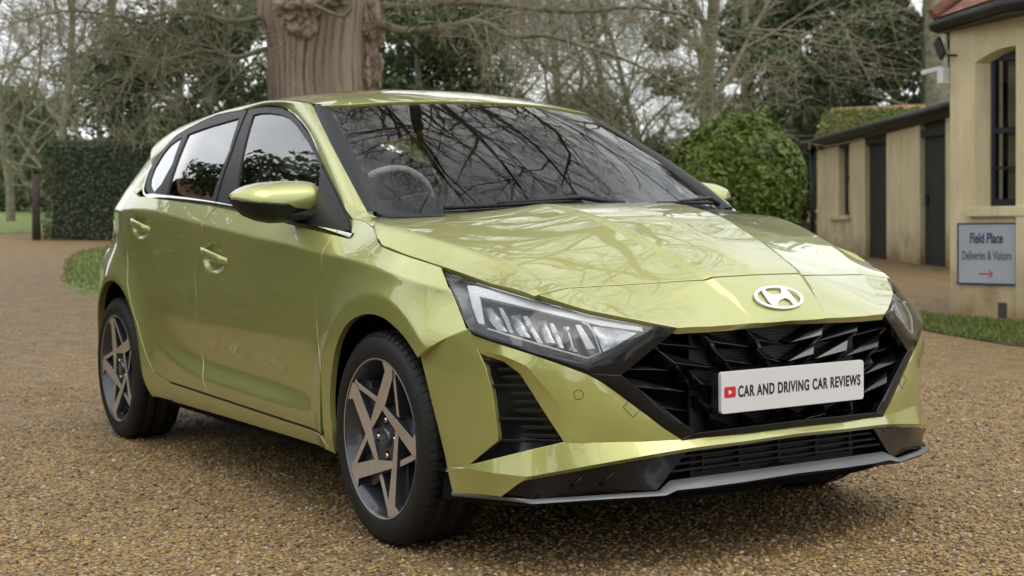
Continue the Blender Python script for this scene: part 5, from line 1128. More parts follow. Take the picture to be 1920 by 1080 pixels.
# clipped hedge
def hedge(name, a, b_, depth, top, label, dens=420, lf=.055, round_=.3, base=None):
    a = np.array(a, float); b_ = np.array(b_, float); L_ = np.linalg.norm(b_-a); u = (b_-a)/L_; w = np.array([-u[1], u[0]]); zb_ = float(T(*a)) if base is None else base
    o = empty(name, (a[0], a[1], zb_)); tag(o, label, 'hedge'); H_ = top-zb_
    def P3(s, d, h_): return np.column_stack([u[0]*s+w[0]*d, u[1]*s+w[1]*d, h_])
    Ps, Ns = [], []
    for (area, f) in ((L_*H_, 'f'), (L_*H_, 'k'), (L_*depth, 't'), (depth*H_, 'l'), (depth*H_, 'r')):
        n = int(area*dens*(1 if f not in 'k' else .3)); r1, r2 = RNG.uniform(0, 1, n), RNG.uniform(0, 1, n)
        if f == 'f': P = P3(r1*L_, np.zeros(n), r2*H_); N = np.tile([-w[0], -w[1], 0], (n, 1))
        if f == 'k': P = P3(r1*L_, np.full(n, depth), r2*H_); N = np.tile([w[0], w[1], 0], (n, 1))
        if f == 't': P = P3(r1*L_, r2*depth, np.full(n, H_)); N = np.tile([0, 0, 1.], (n, 1))
        if f == 'l': P = P3(np.zeros(n), r1*depth, r2*H_); N = np.tile([-u[0], -u[1], 0], (n, 1))
        if f == 'r': P = P3(np.full(n, L_), r1*depth, r2*H_); N = np.tile([u[0], u[1], 0], (n, 1))
        Ps.append(P); Ns.append(N)
    P = np.vstack(Ps); N = np.vstack(Ns); c3 = bump3(P, 2.2, 5); s = P[:, :2]@u
    # rounded shoulders
    ex = np.clip((P[:, 2]-(H_-round_))/round_, 0, 1); ends = np.where(s < L_*.5, 1, -1); near = np.clip(1-np.minimum(s, L_-s)/round_, 0, 1)
    P[:, 2] -= near**2*ex*round_*.45; P[:, :2] += (u[None]*ends[:, None])*(ex*near*round_*.35)[:, None]
    P = P-N*(RNG.uniform(0, 1, len(P))*.07)[:, None]+N*(.025*c3)[:, None]
    V, F = leaf_quads(P, N+[0, 0, .3], lf, .55, .8); npmesh('foliage', V, F, M['hedge'], o, col=np.repeat(np.clip(.5+.2*c3+RNG.normal(0, .22, len(P)), 0, 1), 4))
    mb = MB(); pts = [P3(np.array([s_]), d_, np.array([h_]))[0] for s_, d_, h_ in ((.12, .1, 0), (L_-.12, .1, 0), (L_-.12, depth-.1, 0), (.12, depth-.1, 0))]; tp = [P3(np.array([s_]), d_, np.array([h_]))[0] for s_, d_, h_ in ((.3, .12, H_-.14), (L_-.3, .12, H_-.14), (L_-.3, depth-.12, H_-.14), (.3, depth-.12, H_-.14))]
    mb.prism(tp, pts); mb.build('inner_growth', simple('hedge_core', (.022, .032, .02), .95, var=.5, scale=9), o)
    return o
hedge('clipped_hedge', (-23.85, 4.02), (-20.2, 8.6), 1.3, 2.56, 'dark green clipped hedge block standing at the far side of the drive behind the car', 950, .055)
mb = MB(); mb.tube([(-23.9, 3.93, .66), (-23.92, 3.94, 1.3), (-23.88, 3.95, 1.92)], [.085, .075, .08], 8); o = mb.build('wooden_post', simple('weathered_wood', (.05, .04, .032), .9, var=.4, scale=6, bump=.4, stretch=(6, 6, 1))); tag(o, 'dark weathered wooden gate post at the left end of the clipped hedge', 'post')
# --- bare trees
def grow(origin, dirn, length, rad, lvl, maxl, rng, acc, keep=None, droop=0., wig=.16, kids=(9, 8, 7, 6, 4), up_=.15, split=(.25, 1.0), ratio=.55, minr=.0036):
    st_ = [(np.array(origin, float), np.array(dirn, float)/np.linalg.norm(dirn), length, rad, lvl)]
    while st_:
        p, d, L_, r_, lv = st_.pop(); ns_ = (9, 7, 5, 4, 3, 3)[min(lv, 5)]; pts = [p]; rs_ = [r_]; dd = d.copy()
        for i in range(ns_):
            dd = dd+rng.normal(0, wig*(1.0 if lv else .35), 3)+np.array([0, 0, up_*(.5 if lv < 2 else .3)-droop*(lv >= 1)]); dd /= np.linalg.norm(dd); p = p+dd*L_/ns_; pts.append(p); rs_.append(max(r_*(1-(i+1)/ns_*(.55 if lv < 1 else .88)), minr))
        if keep is not None and not keep(np.array(pts)): continue
        acc.append((np.array(pts), np.array(rs_), lv))
        if lv < maxl:
            for k in range(kids[lv]):
                t_ = split[0]+(split[1]-split[0])*((k+rng.uniform(0, 1))/kids[lv]) if lv == 0 else rng.uniform(.2, 1.0)
                f = t_*ns_; i = min(int(f), ns_-1); q = pts[i]+(pts[i+1]-pts[i])*(f-i); ax = pts[i+1]-pts[i]; ax /= np.linalg.norm(ax)
                sd_ = rng.normal(0, 1, 3); sd_ -= ax*(sd_@ax); sd_ /= np.linalg.norm(sd_); an = rng.uniform(.55, 1.15); nd = ax*math.cos(an)+sd_*math.sin(an)
                st_.append((q, nd, L_*ratio*rng.uniform(.6, 1.15)*(1-.35*t_ if lv == 0 else 1), max(rs_[i]*rng.uniform(.40, .62), minr), lv+1))
def tubes(acc, lv_test):
    VV, FF_ = [], []; b = 0
    for pts, rs_, lv in acc:
        if not lv_test(lv): continue
        ns_ = 8 if rs_[0] > .06 else (5 if rs_[0] > .018 else 3); n = len(pts); tn = np.gradient(pts, axis=0); tn /= np.linalg.norm(tn, axis=1)[:, None]+1e-9
        ref = np.array([.3, .2, .93]) if abs(tn[0][2]) < .8 else np.array([.93, .3, .2]); A = np.cross(tn, ref); A /= np.linalg.norm(A, axis=1)[:, None]; B = np.cross(tn, A)
        a = np.arange(ns_)*2*math.pi/ns_; R_ = (A[:, None]*np.cos(a)[None, :, None]+B[:, None]*np.sin(a)[None, :, None])*rs_[:, None, None]+pts[:, None]
        VV.append(R_.reshape(-1, 3)); i, k = np.meshgrid(np.arange(n-1), np.arange(ns_), indexing='ij'); i, k = i.ravel(), k.ravel(); k2 = (k+1) % ns_
        FF_.append(np.stack([i*ns_+k, i*ns_+k2, (i+1)*ns_+k2, (i+1)*ns_+k], 1)+b); b += n*ns_
    return np.vstack(VV), np.vstack(FF_)
def bare_proto(seed, H_, r0, bark, twig, **k):
    rng = np.random.default_rng(seed); acc = []; grow((0, 0, -.2), (0, 0, 1), H_, r0, 0, 4, rng, acc, **k)
    o = empty('bare_tree'); V, F = tubes(acc, lambda v: v <= 1); npmesh('trunk', V, F, bark, o, smooth=True); V, F = tubes(acc, lambda v: v >= 2); npmesh('crown', V, F, twig, o, smooth=True); return o
def put(o, x, y, rz, s, label, group, first=False, cat='tree'):
    c_ = o if first else copy_tree(o); c_.location = (x, y, float(T(x, y))); c_.rotation_euler = (0, 0, rz); c_.scale = (s, s, s); tag(c_, label, cat, group); return c_
def pix(u, v, dist):     # layout helper: a plan position seen at about this bearing
    t_ = (u-960)/2707.6; d_ = fwd+r2*t_-u2*((v-540)/2707.6); return CP+d_*dist
bA = bare_proto(1, 9.5, .125, M['bark'], M['twig'], kids=(17, 8, 6, 5, 4), split=(.12, 1.0), up_=.12, ratio=.50)
bB = bare_proto(2, 7.0, .105, M['bark'], M['twig_g'], kids=(18, 9, 6, 5, 4), split=(.06, 1.0), up_=.10, ratio=.55, wig=.22)
bC = bare_proto(3, 5.0, .07, M['bark'], M['twig_g'], kids=(20, 9, 6, 5, 4), split=(.02, 1.0), up_=.16, ratio=.6, wig=.24)
G_ = 'bare winter trees behind the drive'
spots = [ # (u, distance, proto, scale, label)
 (115, 30, bB, 1.0, 'dark spreading bare tree standing behind the clipped hedge near the left edge'),
 (20, 38, bA, 1.0, 'bare tree at the far left edge of the view beyond the drive'),
 (240, 35, bA, 1.05, 'bare tree rising above the middle of the clipped hedge'),
 (360, 31, bB, 1.0, 'twiggy bare tree between the hedge and the thick trunk'),
 (430, 40, bA, 1.1, 'bare tree far behind the car roof, left of the thick trunk'),
 (790, 30, bA, .9, 'bare tree just right of the thick ridged trunk'),
 (880, 36, bB, 1.1, 'spreading bare tree behind the middle of the windscreen'),
 (985, 32, bC, 1.2, 'low twiggy bare tree above the middle of the roof line'),
 (1060, 38, bA, 1.05, 'tall bare tree far behind the right side of the roof'),
 (1150, 30, bB, .95, 'bare spreading tree left of the slim mossy trunk'),
 (1225, 35, bC, 1.3, 'low twiggy tree directly left of the laurel bush'),
 (1395, 36, bA, 1.0, 'bare tree standing behind the round laurel bush'),
 (1480, 37, bC, 1.3, 'pale twiggy tree arching between laurel bush and outbuilding')]
used = set()
for i, (u, dd_, pr, s, lb) in enumerate(spots):
    p = pix(u, 400, dd_); f = pr.name not in used; used.add(pr.name); put(pr, p.x, p.y, i*1.7, s, lb, G_, f)
# slim mossy tree right of centre
acc = []; rng = np.random.default_rng(21); p = pix(1303, 400, 22)
grow((0, 0, 0), (.0, .0, 1), 8.5, .12, 0, 4, rng, acc, kids=(15, 8, 7, 5, 4), split=(.14, 1.0), up_=.05, ratio=.52, wig=.13)
t1 = empty('slim_tree', (p.x, p.y, float(T(p.x, p.y)))); V, F = tubes(acc, lambda v: v <= 1); npmesh('trunk', V, F, simple('mossy_bark', (.14, .135, .075), .9, var=.5, scale=7, bump=.7, bscale=25), t1, smooth=True); V, F = tubes(acc, lambda v: v >= 2); npmesh('crown', V, F, M['twig'], t1, smooth=True)
tag(t1, 'slim bare tree with a mossy grey green trunk rising left of the laurel bush', 'tree')
# veteran oak: huge ridged trunk with burrs and spreading limbs
ok_p = pix(609, 400, 17.2); oz = float(T(ok_p.x, ok_p.y)); oak = empty('old_oak_tree', (ok_p.x, ok_p.y, oz))
tag(oak, 'huge old tree with a thick ridged pinkish brown trunk and burrs behind the car roof', 'tree')
na, nh = 560, 190; V = np.zeros((nh, na, 3)); th = np.linspace(0, 2*math.pi, na, endpoint=False); hs = np.linspace(0, 6.4, nh)
tone_ = np.zeros((nh, na))
for i, h_ in enumerate(hs):
    r_ = .60+.40*math.exp(-h_/.40)+.10*sstep(2.6, 4.2, h_)
    lobes = np.sin(th*3+1.9)*.05+np.sin(th*5+.3+.08*h_)*.035
    ph_ = np.stack([np.cos(th)*3, np.sin(th)*3, np.full(na, h_*1.1)], 1)
    ph2 = np.stack([np.cos(th)*5, np.sin(th)*5, np.full(na, h_*2.6)], 1); wob = 1.5*bump3(ph_, 1.2, 3)+1.1*bump3(ph2, 1.0, 4)
    rd1 = 1-np.abs(np.sin(th*17+wob)); rd2 = 1-np.abs(np.sin(th*31+wob*1.7+1.0)); brk = .6+.4*np.sin(h_*7+6*bump3(ph_, 2, 12))
    vb = .45+.55*np.clip(.5+bump3(np.stack([np.cos(th)*9, np.sin(th)*9, np.full(na, h_*5)], 1), 1, 19), 0, 1); fis = .021*rd1**1.6*vb+.014*rd2**1.3*brk; bb_ = np.clip(bump3(ph_*1.6, 1.0, 9), 0, 1)**1.5*sstep(2.5, 3.1, h_)*.10
    rr2 = r_*(1+lobes)-fis+bb_+.006*bump3(ph_*14, 1, 15); V[i, :, 0] = np.cos(th)*rr2; V[i, :, 1] = np.sin(th)*rr2; V[i, :, 2] = h_
    tone_[i] = np.clip(.60-.42*rd1**2*vb-.20*rd2*brk+.22*bump3(ph_*.8, 1, 17)+RNG.normal(0, .05, na), 0, 1)
i, k = np.meshgrid(np.arange(nh-1), np.arange(na), indexing='ij'); i, k = i.ravel(), k.ravel(); F = np.stack([i*na+k, i*na+(k+1) % na, (i+1)*na+(k+1) % na, (i+1)*na+k], 1)
M['oak'] = tone_mat('ridged_bark', [(0, (.07, .052, .040)), (.35, (.22, .165, .125)), (.7, (.37, .30, .23)), (1, (.33, .31, .22))], .92)
npmesh('trunk', V.reshape(-1, 3), F, M['oak'], oak, smooth=True, col=tone_.ravel())
def burr(c_, s, seed, name='burr'):
    r = np.random.default_rng(seed); n1, n2 = 60, 90; VV = []
    for a in np.linspace(0, math.pi, n1):
        for b_ in np.linspace(0, 2*math.pi, n2, endpoint=False): VV.append((math.sin(a)*math.cos(b_), math.sin(a)*math.sin(b_), math.cos(a)))
    VV = np.array(VV); d_ = 1+.18*bump3(VV, 3, seed)+.14*bump3(VV, 8, seed+1)+.09*bump3(VV, 20, seed+2)+.05*bump3(VV, 45, seed+3); VV = VV*d_[:, None]*np.array(s)+np.array(c_)
    i, k = np.meshgrid(np.arange(n1-1), np.arange(n2), indexing='ij'); i, k = i.ravel(), k.ravel()
    npmesh(name, VV, np.stack([i*n2+k, (i+1)*n2+k, (i+1)*n2+(k+1) % n2, i*n2+(k+1) % n2], 1), M['oak'], oak, smooth=True, col=np.clip(.40+1.6*(d_-1)+r.normal(0, .05, len(VV)), 0, 1))
tc_ = Vector((CP.x-ok_p.x, CP.y-ok_p.y, 0)).normalized(); ts_ = Vector((-tc_.y, tc_.x, 0))      # towards / across the drive
def op(f, s, h_): v = tc_*f+ts_*s; return (v.x, v.y, h_)
burr(op(.50, -.18, 3.12), (.26, .30, .30), 31); burr(op(.52, .12, 3.3), (.26, .26, .26), 41); burr(op(.22, .56, 2.45), (.13, .14, .30), 51); burr(op(.25, .60, 2.95), (.15, .16, .26), 61)
acc = []; rng = np.random.default_rng(5)
def clear(P):      # nothing grows low over the drive: the crown is lifted
    w_ = P+np.array([ok_p.x, ok_p.y, oz]); bear = (w_[:, 0]-CP.x)*fwd.x+(w_[:, 1]-CP.y)*fwd.y
    return not np.any((w_[:, 2] < 1.2+.175*np.maximum(bear, 2)) & (bear > -2))
limbs = [((.3, .2, 4.6), (1, .2, .60), 9.5, .13), ((.3, -.3, 4.9), (1, -.35, .62), 10, .13), ((.3, .5, 5.0), (.6, .9, .7), 10, .14), ((0, 0, 5.8), (.5, .1, 1), 10, .18), ((-.3, -.4, 5.4), (-.6, -.7, .9), 9, .16), ((-.3, .4, 5.4), (-.5, .8, .9), 9, .16),
 ((.3, .3, 5.6), (1, .6, .9), 11, .14), ((.2, -.5, 5.2), (.4, -1, .7), 9, .13), ((.3, .4, 4.8), (.7, 1, .55), 10, .12), ((.3, .0, 5.4), (1, 0, .85), 11, .14), ((.3, .1, 5.0), (1, .45, .70), 11, .12), ((.3, -.1, 5.2), (1, -.15, .75), 11, .12), ((.3, .3, 5.3), (.9, .35, .95), 11, .11), ((.3, .1, 5.1), (.8, .6, 1.1), 11, .11), ((.3, .5, 5.3), (.5, 1, .9), 10, .10), ((.3, .2, 5.6), (1, .1, 1.2), 11, .10), ((.4, .4, 5.4), (1, .8, .62), 11, .10)]
for o_, d_, L_, r_ in limbs:
    grow(op(*o_), op(*d_), L_, r_, 1, 4, rng, acc, kids=(0, 13, 9, 7, 4), up_=.05, ratio=.38, wig=.18, keep=clear)
O3 = Vector((ok_p.x, ok_p.y, oz))
def limb(px, r0, r1, n_tw, tw_len, seed):      # sinuous low limbs, laid out by bearing and distance
    r = np.random.default_rng(seed); P = smooth_curve([tuple(pix(u, v, d_)-O3) for u, v, d_ in px], 6); rs_ = np.linspace(r0, r1, len(P)); acc.append((P, rs_, 1))
    for k in range(n_tw):
        t_ = r.uniform(.12, 1)*(len(P)-1.01); i = int(t_); ax = P[i+1]-P[i]; ax = ax/np.linalg.norm(ax); sd_ = r.normal(0, 1, 3); sd_ -= ax*(sd_@ax); sd_ /= np.linalg.norm(sd_); nd = ax*r.uniform(.5, 1.1)+sd_*r.uniform(.4, .9)
        grow(P[i], nd, tw_len*r.uniform(.5, 1.2), max(rs_[i]*.35, .006), 2, 4, r, acc, kids=(0, 0, 6, 5, 0), up_=.02, ratio=.5, wig=.22, minr=.0030)
limb([(700, 40, 16.9), (760, 58, 16.6), (830, 52, 16.3), (900, 42, 16), (960, 68, 15.8), (1020, 66, 15.6), (1100, 88, 15.3), (1190, 120, 15.1), (1260, 160, 15)], .060, .010, 26, 1.3, 1)
limb([(700, 10, 17), (780, 14, 16.8), (850, 2, 16.5), (960, 12, 16.2), (1080, 22, 16), (1200, 14, 16), (1330, 40, 16), (1420, 80, 16)], .055, .009, 28, 1.5, 2)
limb([(500, 92, 17), (440, 108, 16.8), (380, 96, 16.5), (300, 112, 16.2), (200, 100, 16), (80, 118, 16)], .035, .007, 26, 1.3, 3)
limb([(505, 30, 17), (430, 40, 16.5), (350, 20, 16), (250, 34, 16), (130, 20, 16), (20, 44, 16)], .040, .007, 26, 1.4, 4)
limb([(590, 10, 16.2), (640, 30, 16.0), (660, 12, 16.0), (640, -20, 16.1)], .026, .014, 5, .4, 6)
limb([(530, 40, 16.2), (520, 70, 16.1), (516, 100, 16.1)], .014, .006, 4, .35, 7)
V, F = tubes(acc, lambda v: v <= 1); npmesh('limbs', V, F, M['bark'], oak, smooth=True); V, F = tubes(acc, lambda v: v >= 2); npmesh('crown', V, F, M['twig'], oak, smooth=True)
# evergreens
def ever_proto(name, seed, H_, W_, n, conic=.5, lf=.16, base=.6):
    r = np.random.default_rng(seed); o = empty(name); nc = 70; C_ = []
    for k in range(nc):
        h_ = base+(H_-base)*r.uniform(0, 1)**.9; f = (h_-base)/(H_-base); w_ = W_*((1-f)**conic*.9+.12)*(.5+.5*min(1, f*6+.3)); a = r.uniform(0, 6.28); q = r.uniform(.35, 1)**.6*w_; C_.append((q*math.cos(a), q*math.sin(a), h_, W_*.26*r.uniform(.7, 1.3)))
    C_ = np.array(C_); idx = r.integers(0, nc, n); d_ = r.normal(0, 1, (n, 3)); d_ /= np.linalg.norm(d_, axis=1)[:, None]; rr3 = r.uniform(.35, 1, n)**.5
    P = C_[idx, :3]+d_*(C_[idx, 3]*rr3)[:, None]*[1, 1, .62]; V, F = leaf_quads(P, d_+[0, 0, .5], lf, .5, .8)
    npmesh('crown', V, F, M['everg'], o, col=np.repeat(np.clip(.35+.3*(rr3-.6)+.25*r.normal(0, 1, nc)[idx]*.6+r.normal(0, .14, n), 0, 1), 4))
    mb = MB(); mb.tube([(0, 0, -.2), (.05, 0, H_*.4), (0, .05, H_*.92)], [W_*.07, W_*.05, .03], 8)
    for k in range(0, nc, 3): mb.tube([(0, 0, max(.3, C_[k][2]-.6)), (C_[k][0]*.6, C_[k][1]*.6, C_[k][2]-.2), tuple(C_[k][:3])], [.05, .03, .01], 4)
    mb.build('trunk', M['bark'], o); return o
eA = ever_proto('evergreen_tree', 11, 9, 2.6, 22000, .5, .17, .3); eB = ever_proto('evergreen_tree', 12, 5.0, 2.6, 20000, .35, .15, .1)
G2 = 'evergreens behind the bare trees'
espots = [(30, 50, eB, .85, 'low evergreen mass at the far left behind the bare trees'), (190, 47, eB, 1.0, 'broad evergreen behind the clipped hedge'), (345, 32, eB, .95, 'broad evergreen between hedge and thick trunk'), (440, 36, eA, .80, 'evergreen just left of the thick trunk'),
 (790, 26, eB, .86, 'dark evergreen just right of the thick trunk'), (900, 44, eB, .8, 'evergreen behind the middle of the car roof'), (1100, 45, eB, .75, 'low evergreen far behind the right end of the roof'),
 (1400, 31, eA, .95, 'tall evergreen behind the laurel bush'), (1500, 38, eA, 1.1, 'tall evergreen left of the outbuilding roof'), (1590, 39, eA, 1.0, 'dense evergreen above the tiled outbuilding roof'), (1680, 38, eA, .95, 'dark evergreen between outbuilding roof and cream building'), (1745, 33, eA, 1.2, 'tall evergreen against the corner of the cream building'), (560, 52, eB, .9, 'broad evergreen hidden mostly by the thick trunk')]
used = set()
for i, (u, dd_, pr, s, lb) in enumerate(espots):
    p = pix(u, 400, dd_); f = pr.name not in used; used.add(pr.name); put(pr, p.x, p.y, i*2.1, s, lb, G2, f)
acc = []; rng = np.random.default_rng(77); p = pix(1762, 400, 26); grow((0, 0, 0), (0, 0, 1), 9, .26, 0, 1, rng, acc, kids=(10, 0, 0, 0, 0), split=(.4, 1), ratio=.3, wig=.1)
tt = empty('pine_tree', (p.x, p.y, float(T(p.x, p.y)))); V, F = tubes(acc, lambda v: v <= 0); npmesh('trunk', V, F, M['bark'], tt, smooth=True); V, F = tubes(acc, lambda v: v >= 1); npmesh('limbs', V, F, M['bark'], tt, smooth=True); tag(tt, 'straight grey tree trunk rising behind the corner of the cream building', 'tree')
# far wood as one mass behind everything
n = 60000; a = RNG.uniform(-.55, .55, n)+yaw; r_ = RNG.uniform(58, 74, n); hh = 3.0*RNG.uniform(0, 1, n)**.8*(1+.25*np.sin(a*37)+.18*np.sin(a*91)); P = np.stack([CP.x+r_*np.cos(a), CP.y+r_*np.sin(a), T(CP.x+r_*np.cos(a), 0)+hh], 1)
V, F = leaf_quads(P, RNG.normal(0, 1, (n, 3)), .62, .5, 1.); o = npmesh('distant_wood', V, F, tone_mat('distant_foliage', [(0, (.085, .085, .055)), (.5, (.13, .125, .085)), (1, (.19, .17, .12))], .9, .1), col=np.repeat(RNG.uniform(0, 1, n), 4)); tag(o, 'grey green far wood closing the view behind the trees', 'wood', kind='stuff')
# ---------------- cream building ----------------
def render_mat():
    m, n, l, b = newmat('cream_render'); setin(b, Roughness=.9); t = n.new('ShaderNodeTexCoord'); mp_ = n.new('ShaderNodeMapping'); mp_.inputs['Scale'].default_value = (2.6, 2.6, .55); l.new(t.outputs['Object'], mp_.inputs[0])
    def nz_(sc, vec, det=6): q = n.new('ShaderNodeTexNoise'); q.inputs['Scale'].default_value = sc; q.inputs['Detail'].default_value = det; l.new(vec, q.inputs['Vector']); return q.outputs['Fac']
    def rm(src, p0, p1, c0, c1): r = n.new('ShaderNodeValToRGB'); r.color_ramp.elements[0].position = p0; r.color_ramp.elements[1].position = p1; r.color_ramp.elements[0].color = (*c0, 1); r.color_ramp.elements[1].color = (*c1, 1); l.new(src, r.inputs[0]); return r.outputs[0]
    base = rm(nz_(2.4, mp_.outputs[0]), .3, .72, (.51, .44, .275), (.67, .59, .38))
    fine = rm(nz_(14, mp_.outputs[0]), .42, .75, (1, 1, 1), (.90, .88, .83)); mu = n.new('ShaderNodeMix'); mu.data_type = 'RGBA'; mu.blend_type = 'MULTIPLY'; mu.inputs[0].default_value = .8; l.new(base, mu.inputs[6]); l.new(fine, mu.inputs[7])
    sp = n.new('ShaderNodeSeparateXYZ'); l.new(t.outputs['Object'], sp.inputs[0]); ad = n.new('ShaderNodeMath'); ad.operation = 'MULTIPLY_ADD'; ad.inputs[1].default_value = .9; l.new(nz_(3.5, t.outputs['Object']), ad.inputs[0]); l.new(sp.outputs[2], ad.inputs[2])
    st_ = rm(ad.outputs[0], .42, 1.05, (1, 1, 1), (0, 0, 0)); mm_ = n.new('ShaderNodeMix'); mm_.data_type = 'RGBA'; l.new(st_, mm_.inputs[0]); l.new(mu.outputs[2], mm_.inputs[6]); mm_.inputs[7].default_value = (.27, .175, .09, 1)
    l.new(mm_.outputs[2], b.inputs['Base Color']); bp = n.new('ShaderNodeBump'); bp.inputs['Strength'].default_value = .3; bp.inputs['Distance'].default_value = .02; l.new(nz_(30, t.outputs['Object']), bp.inputs['Height']); l.new(bp.outputs[0], b.inputs['Normal']); return m
M['render'] = render_mat()
M['black_paint'] = simple('black_gutter_paint', (.014, .015, .016), .45, var=.3)
M['door_green'] = simple('dark_green_boards', (.017, .022, .019), .55, var=.35, scale=8, bump=.15, stretch=(9, 9, .6))
M['tile'] = simple('red_roof_tiles', (.22, .105, .075), .85, var=.45, scale=14, bump=.4)
M['sash'] = simple('navy_sash_paint', (.012, .014, .022), .4)
M['pane'] = glass_mat('old_pane', (.6, .62, .6), .6)
def wall_frame(w0, dr):
    u = Vector((dr[0], dr[1], 0)).normalized(); n_ = Vector((u.y, -u.x, 0))    # n_: out of the wall
    return lambda s, z_, d=0.: Vector((w0[0], w0[1], 0))+u*s+n_*d+Vector((0, 0, z_))
def slab(mb, W_, s0, s1, z0, z1, d0, d1, mi=0):
    f = [W_(s0, z0, d1), W_(s1, z0, d1), W_(s1, z1, d1), W_(s0, z1, d1)]; k = [W_(s0, z0, d0), W_(s1, z0, d0), W_(s1, z1, d0), W_(s0, z1, d0)]; mb.prism(f, k, mi)
WA = wall_frame((-4.79, 6.96), (.67, .11))
bd = empty('cream_building', tuple(WA(0, 0))); tag(bd, 'cream rendered building with sash window and red tiled roof at the right edge', 'building')
IV = Matrix.Translation(-Vector(WA(0, 0)))
def bb(mb, name, mat, par=bd, bevel=0., inv=IV):
    o = mb.build(name, mat, par, bevel); o.data.transform(inv); return o
w0_, w1_ = .325, .865; zs, zt = 1.02, 2.20
def arch_pts(a, b_, zspr, rise, d, n=12): return [WA(a+(b_-a)*i/n, zspr+rise*4*(i/n)*(1-i/n), d) for i in range(n+1)]
mb = MB(); S1 = 6.0; TOP = 2.62
rv = .235
# front wall skin with the splayed window opening
sp_ = 2.19; ri = .11
left = [WA(0, -.1), WA(rv, -.1), WA(rv, TOP), WA(0, TOP)]; mb.add(left, [(0, 1, 2, 3)])
re_ = .965; mb.add([WA(re_, -.1), WA(S1, -.1), WA(S1, TOP), WA(re_, TOP)], [(0, 1, 2, 3)])
mb.add([WA(rv, -.1), WA(re_, -.1), WA(re_, zs-.03), WA(rv, zs-.03)], [(0, 1, 2, 3)])
ap = arch_pts(rv, re_, sp_, ri, 0); n = len(ap); tpv = [WA(rv+(re_-rv)*i/(n-1), TOP) for i in range(n)]; mb.add(ap+tpv, [(i, i+1, n+i+1, n+i) for i in range(n-1)])
ai = arch_pts(w0_, w1_+.0, sp_-.01, ri*.8, -.13); mb.add(ap+ai, [(i, n+i, n+i+1, i+1) for i in range(n-1)])
mb.add([WA(rv, zs-.03), WA(w0_, zs-.03, -.13), ai[0], ap[0]], [(0, 1, 2, 3)]); mb.add([WA(re_, zs-.03), WA(w1_, zs-.03, -.13), ai[-1], ap[-1]], [(3, 2, 1, 0)]); mb.add([WA(rv, zs-.03), WA(re_, zs-.03), WA(w1_, zs-.03, -.13), WA(w0_, zs-.03, -.13)], [(0, 1, 2, 3)])
mb.add([WA(0, -.1), WA(0, TOP), WA(0, TOP, -6), WA(0, -.1, -6)], [(0, 1, 2, 3)]); mb.add([WA(S1, -.1), WA(S1, TOP), WA(S1, TOP, -6), WA(S1, -.1, -6)], [(3, 2, 1, 0)])
bb(mb, 'wall', M['render'])
mb = MB(); slab(mb, WA, .632, 1.15, -.1, 2.44, .0, .045); bb(mb, 'pier', M['render'], bevel=.006)
mb = MB(); slab(mb, WA, rv-.05, re_+.05, zs-.115, zs-.03, -.02, .055); bb(mb, 'window_sill', M['render'], bevel=.006)
win = MB(); fd = -.10
slab(win, WA, w0_, w0_+.035, zs-.03, 2.22, -.17, fd); slab(win, WA, w1_-.035, w1_, zs-.03, 2.22, -.17, fd); slab(win, WA, w0_+.035, w1_-.035, zs-.03, zs+.03, -.17, fd-.004); slab(win, WA, w0_+.035, w1_-.035, 1.60, 1.645, -.17, fd-.004)
slab(win, WA, w0_+.035, w1_-.035, 2.20, 2.30, -.17, fd-.006); slab(win, WA, .60, .622, zs+.03, 1.60, -.15, fd-.012); slab(win, WA, .60, .622, 1.645, 2.2, -.15, fd-.012); slab(win, WA, w0_+.035, w1_-.035, 1.30, 1.32, -.15, fd-.014)
wo = bb(win, 'sash_window', M['sash']); mb = MB(); mb.add([WA(w0_, zs, -.14), WA(w1_, zs, -.14), WA(w1_, 2.29, -.14), WA(w0_, 2.29, -.14)], [(0, 1, 2, 3)]); bb(mb, 'pane', M['pane'], wo)
mb = MB()
for s0 in (.43, .66): slab(mb, WA, s0, s0+.13, zs, 2.25, -.22, -.19)
bb(mb, 'curtain', simple('pale_curtain', (.42, .38, .28), .9, var=.2), wo); mb = MB(); slab(mb, WA, .0+.2, 1.2, .9, 2.4, -.55, -.5); bb(mb, 'dark_room', M['dark'], wo)
mb = MB(); mb.add([WA(-.12, 2.59, .08), WA(.65, 2.68, .27), WA(S1, 2.72, .42), WA(S1, 4.6, -2.6), WA(1.6, 4.6, -2.6)], [(0, 1, 2, 3, 4)]); mb.add([WA(-.12, 2.59, .08), WA(1.6, 4.6, -2.6), WA(-.12, 2.6, -6)], [(0, 1, 2)])
for k in range(1, 9):     # tile courses
    t0 = k/9; a0 = WA(-.10+1.70*t0, 2.62+2*t0, .08-2.68*t0); a1 = WA(S1, 2.74+1.88*t0, .42-3.02*t0); up2 = Vector((0, 0, .03)); bkv = (WA(0, 2, -2.75)-WA(0, 0, 0)).normalized()*.30
    mb.add([a0+up2*.6, a1+up2*.6, a1+bkv+up2*.1, a0+bkv+up2*.1], [(0, 1, 2, 3)]); mb.add([a0-up2*.3, a1-up2*.3, a1+up2*.6, a0+up2*.6], [(0, 1, 2, 3)])
rf_ = bb(mb, 'roof', M['tile'])
mb = MB(); mb.tube([WA(-.11, 2.62, .08), WA(.6, 3.52, -1.05), WA(1.6, 4.66, -2.6)], .06, 8); bb(mb, 'hip_tiles', M['tile'], rf_)
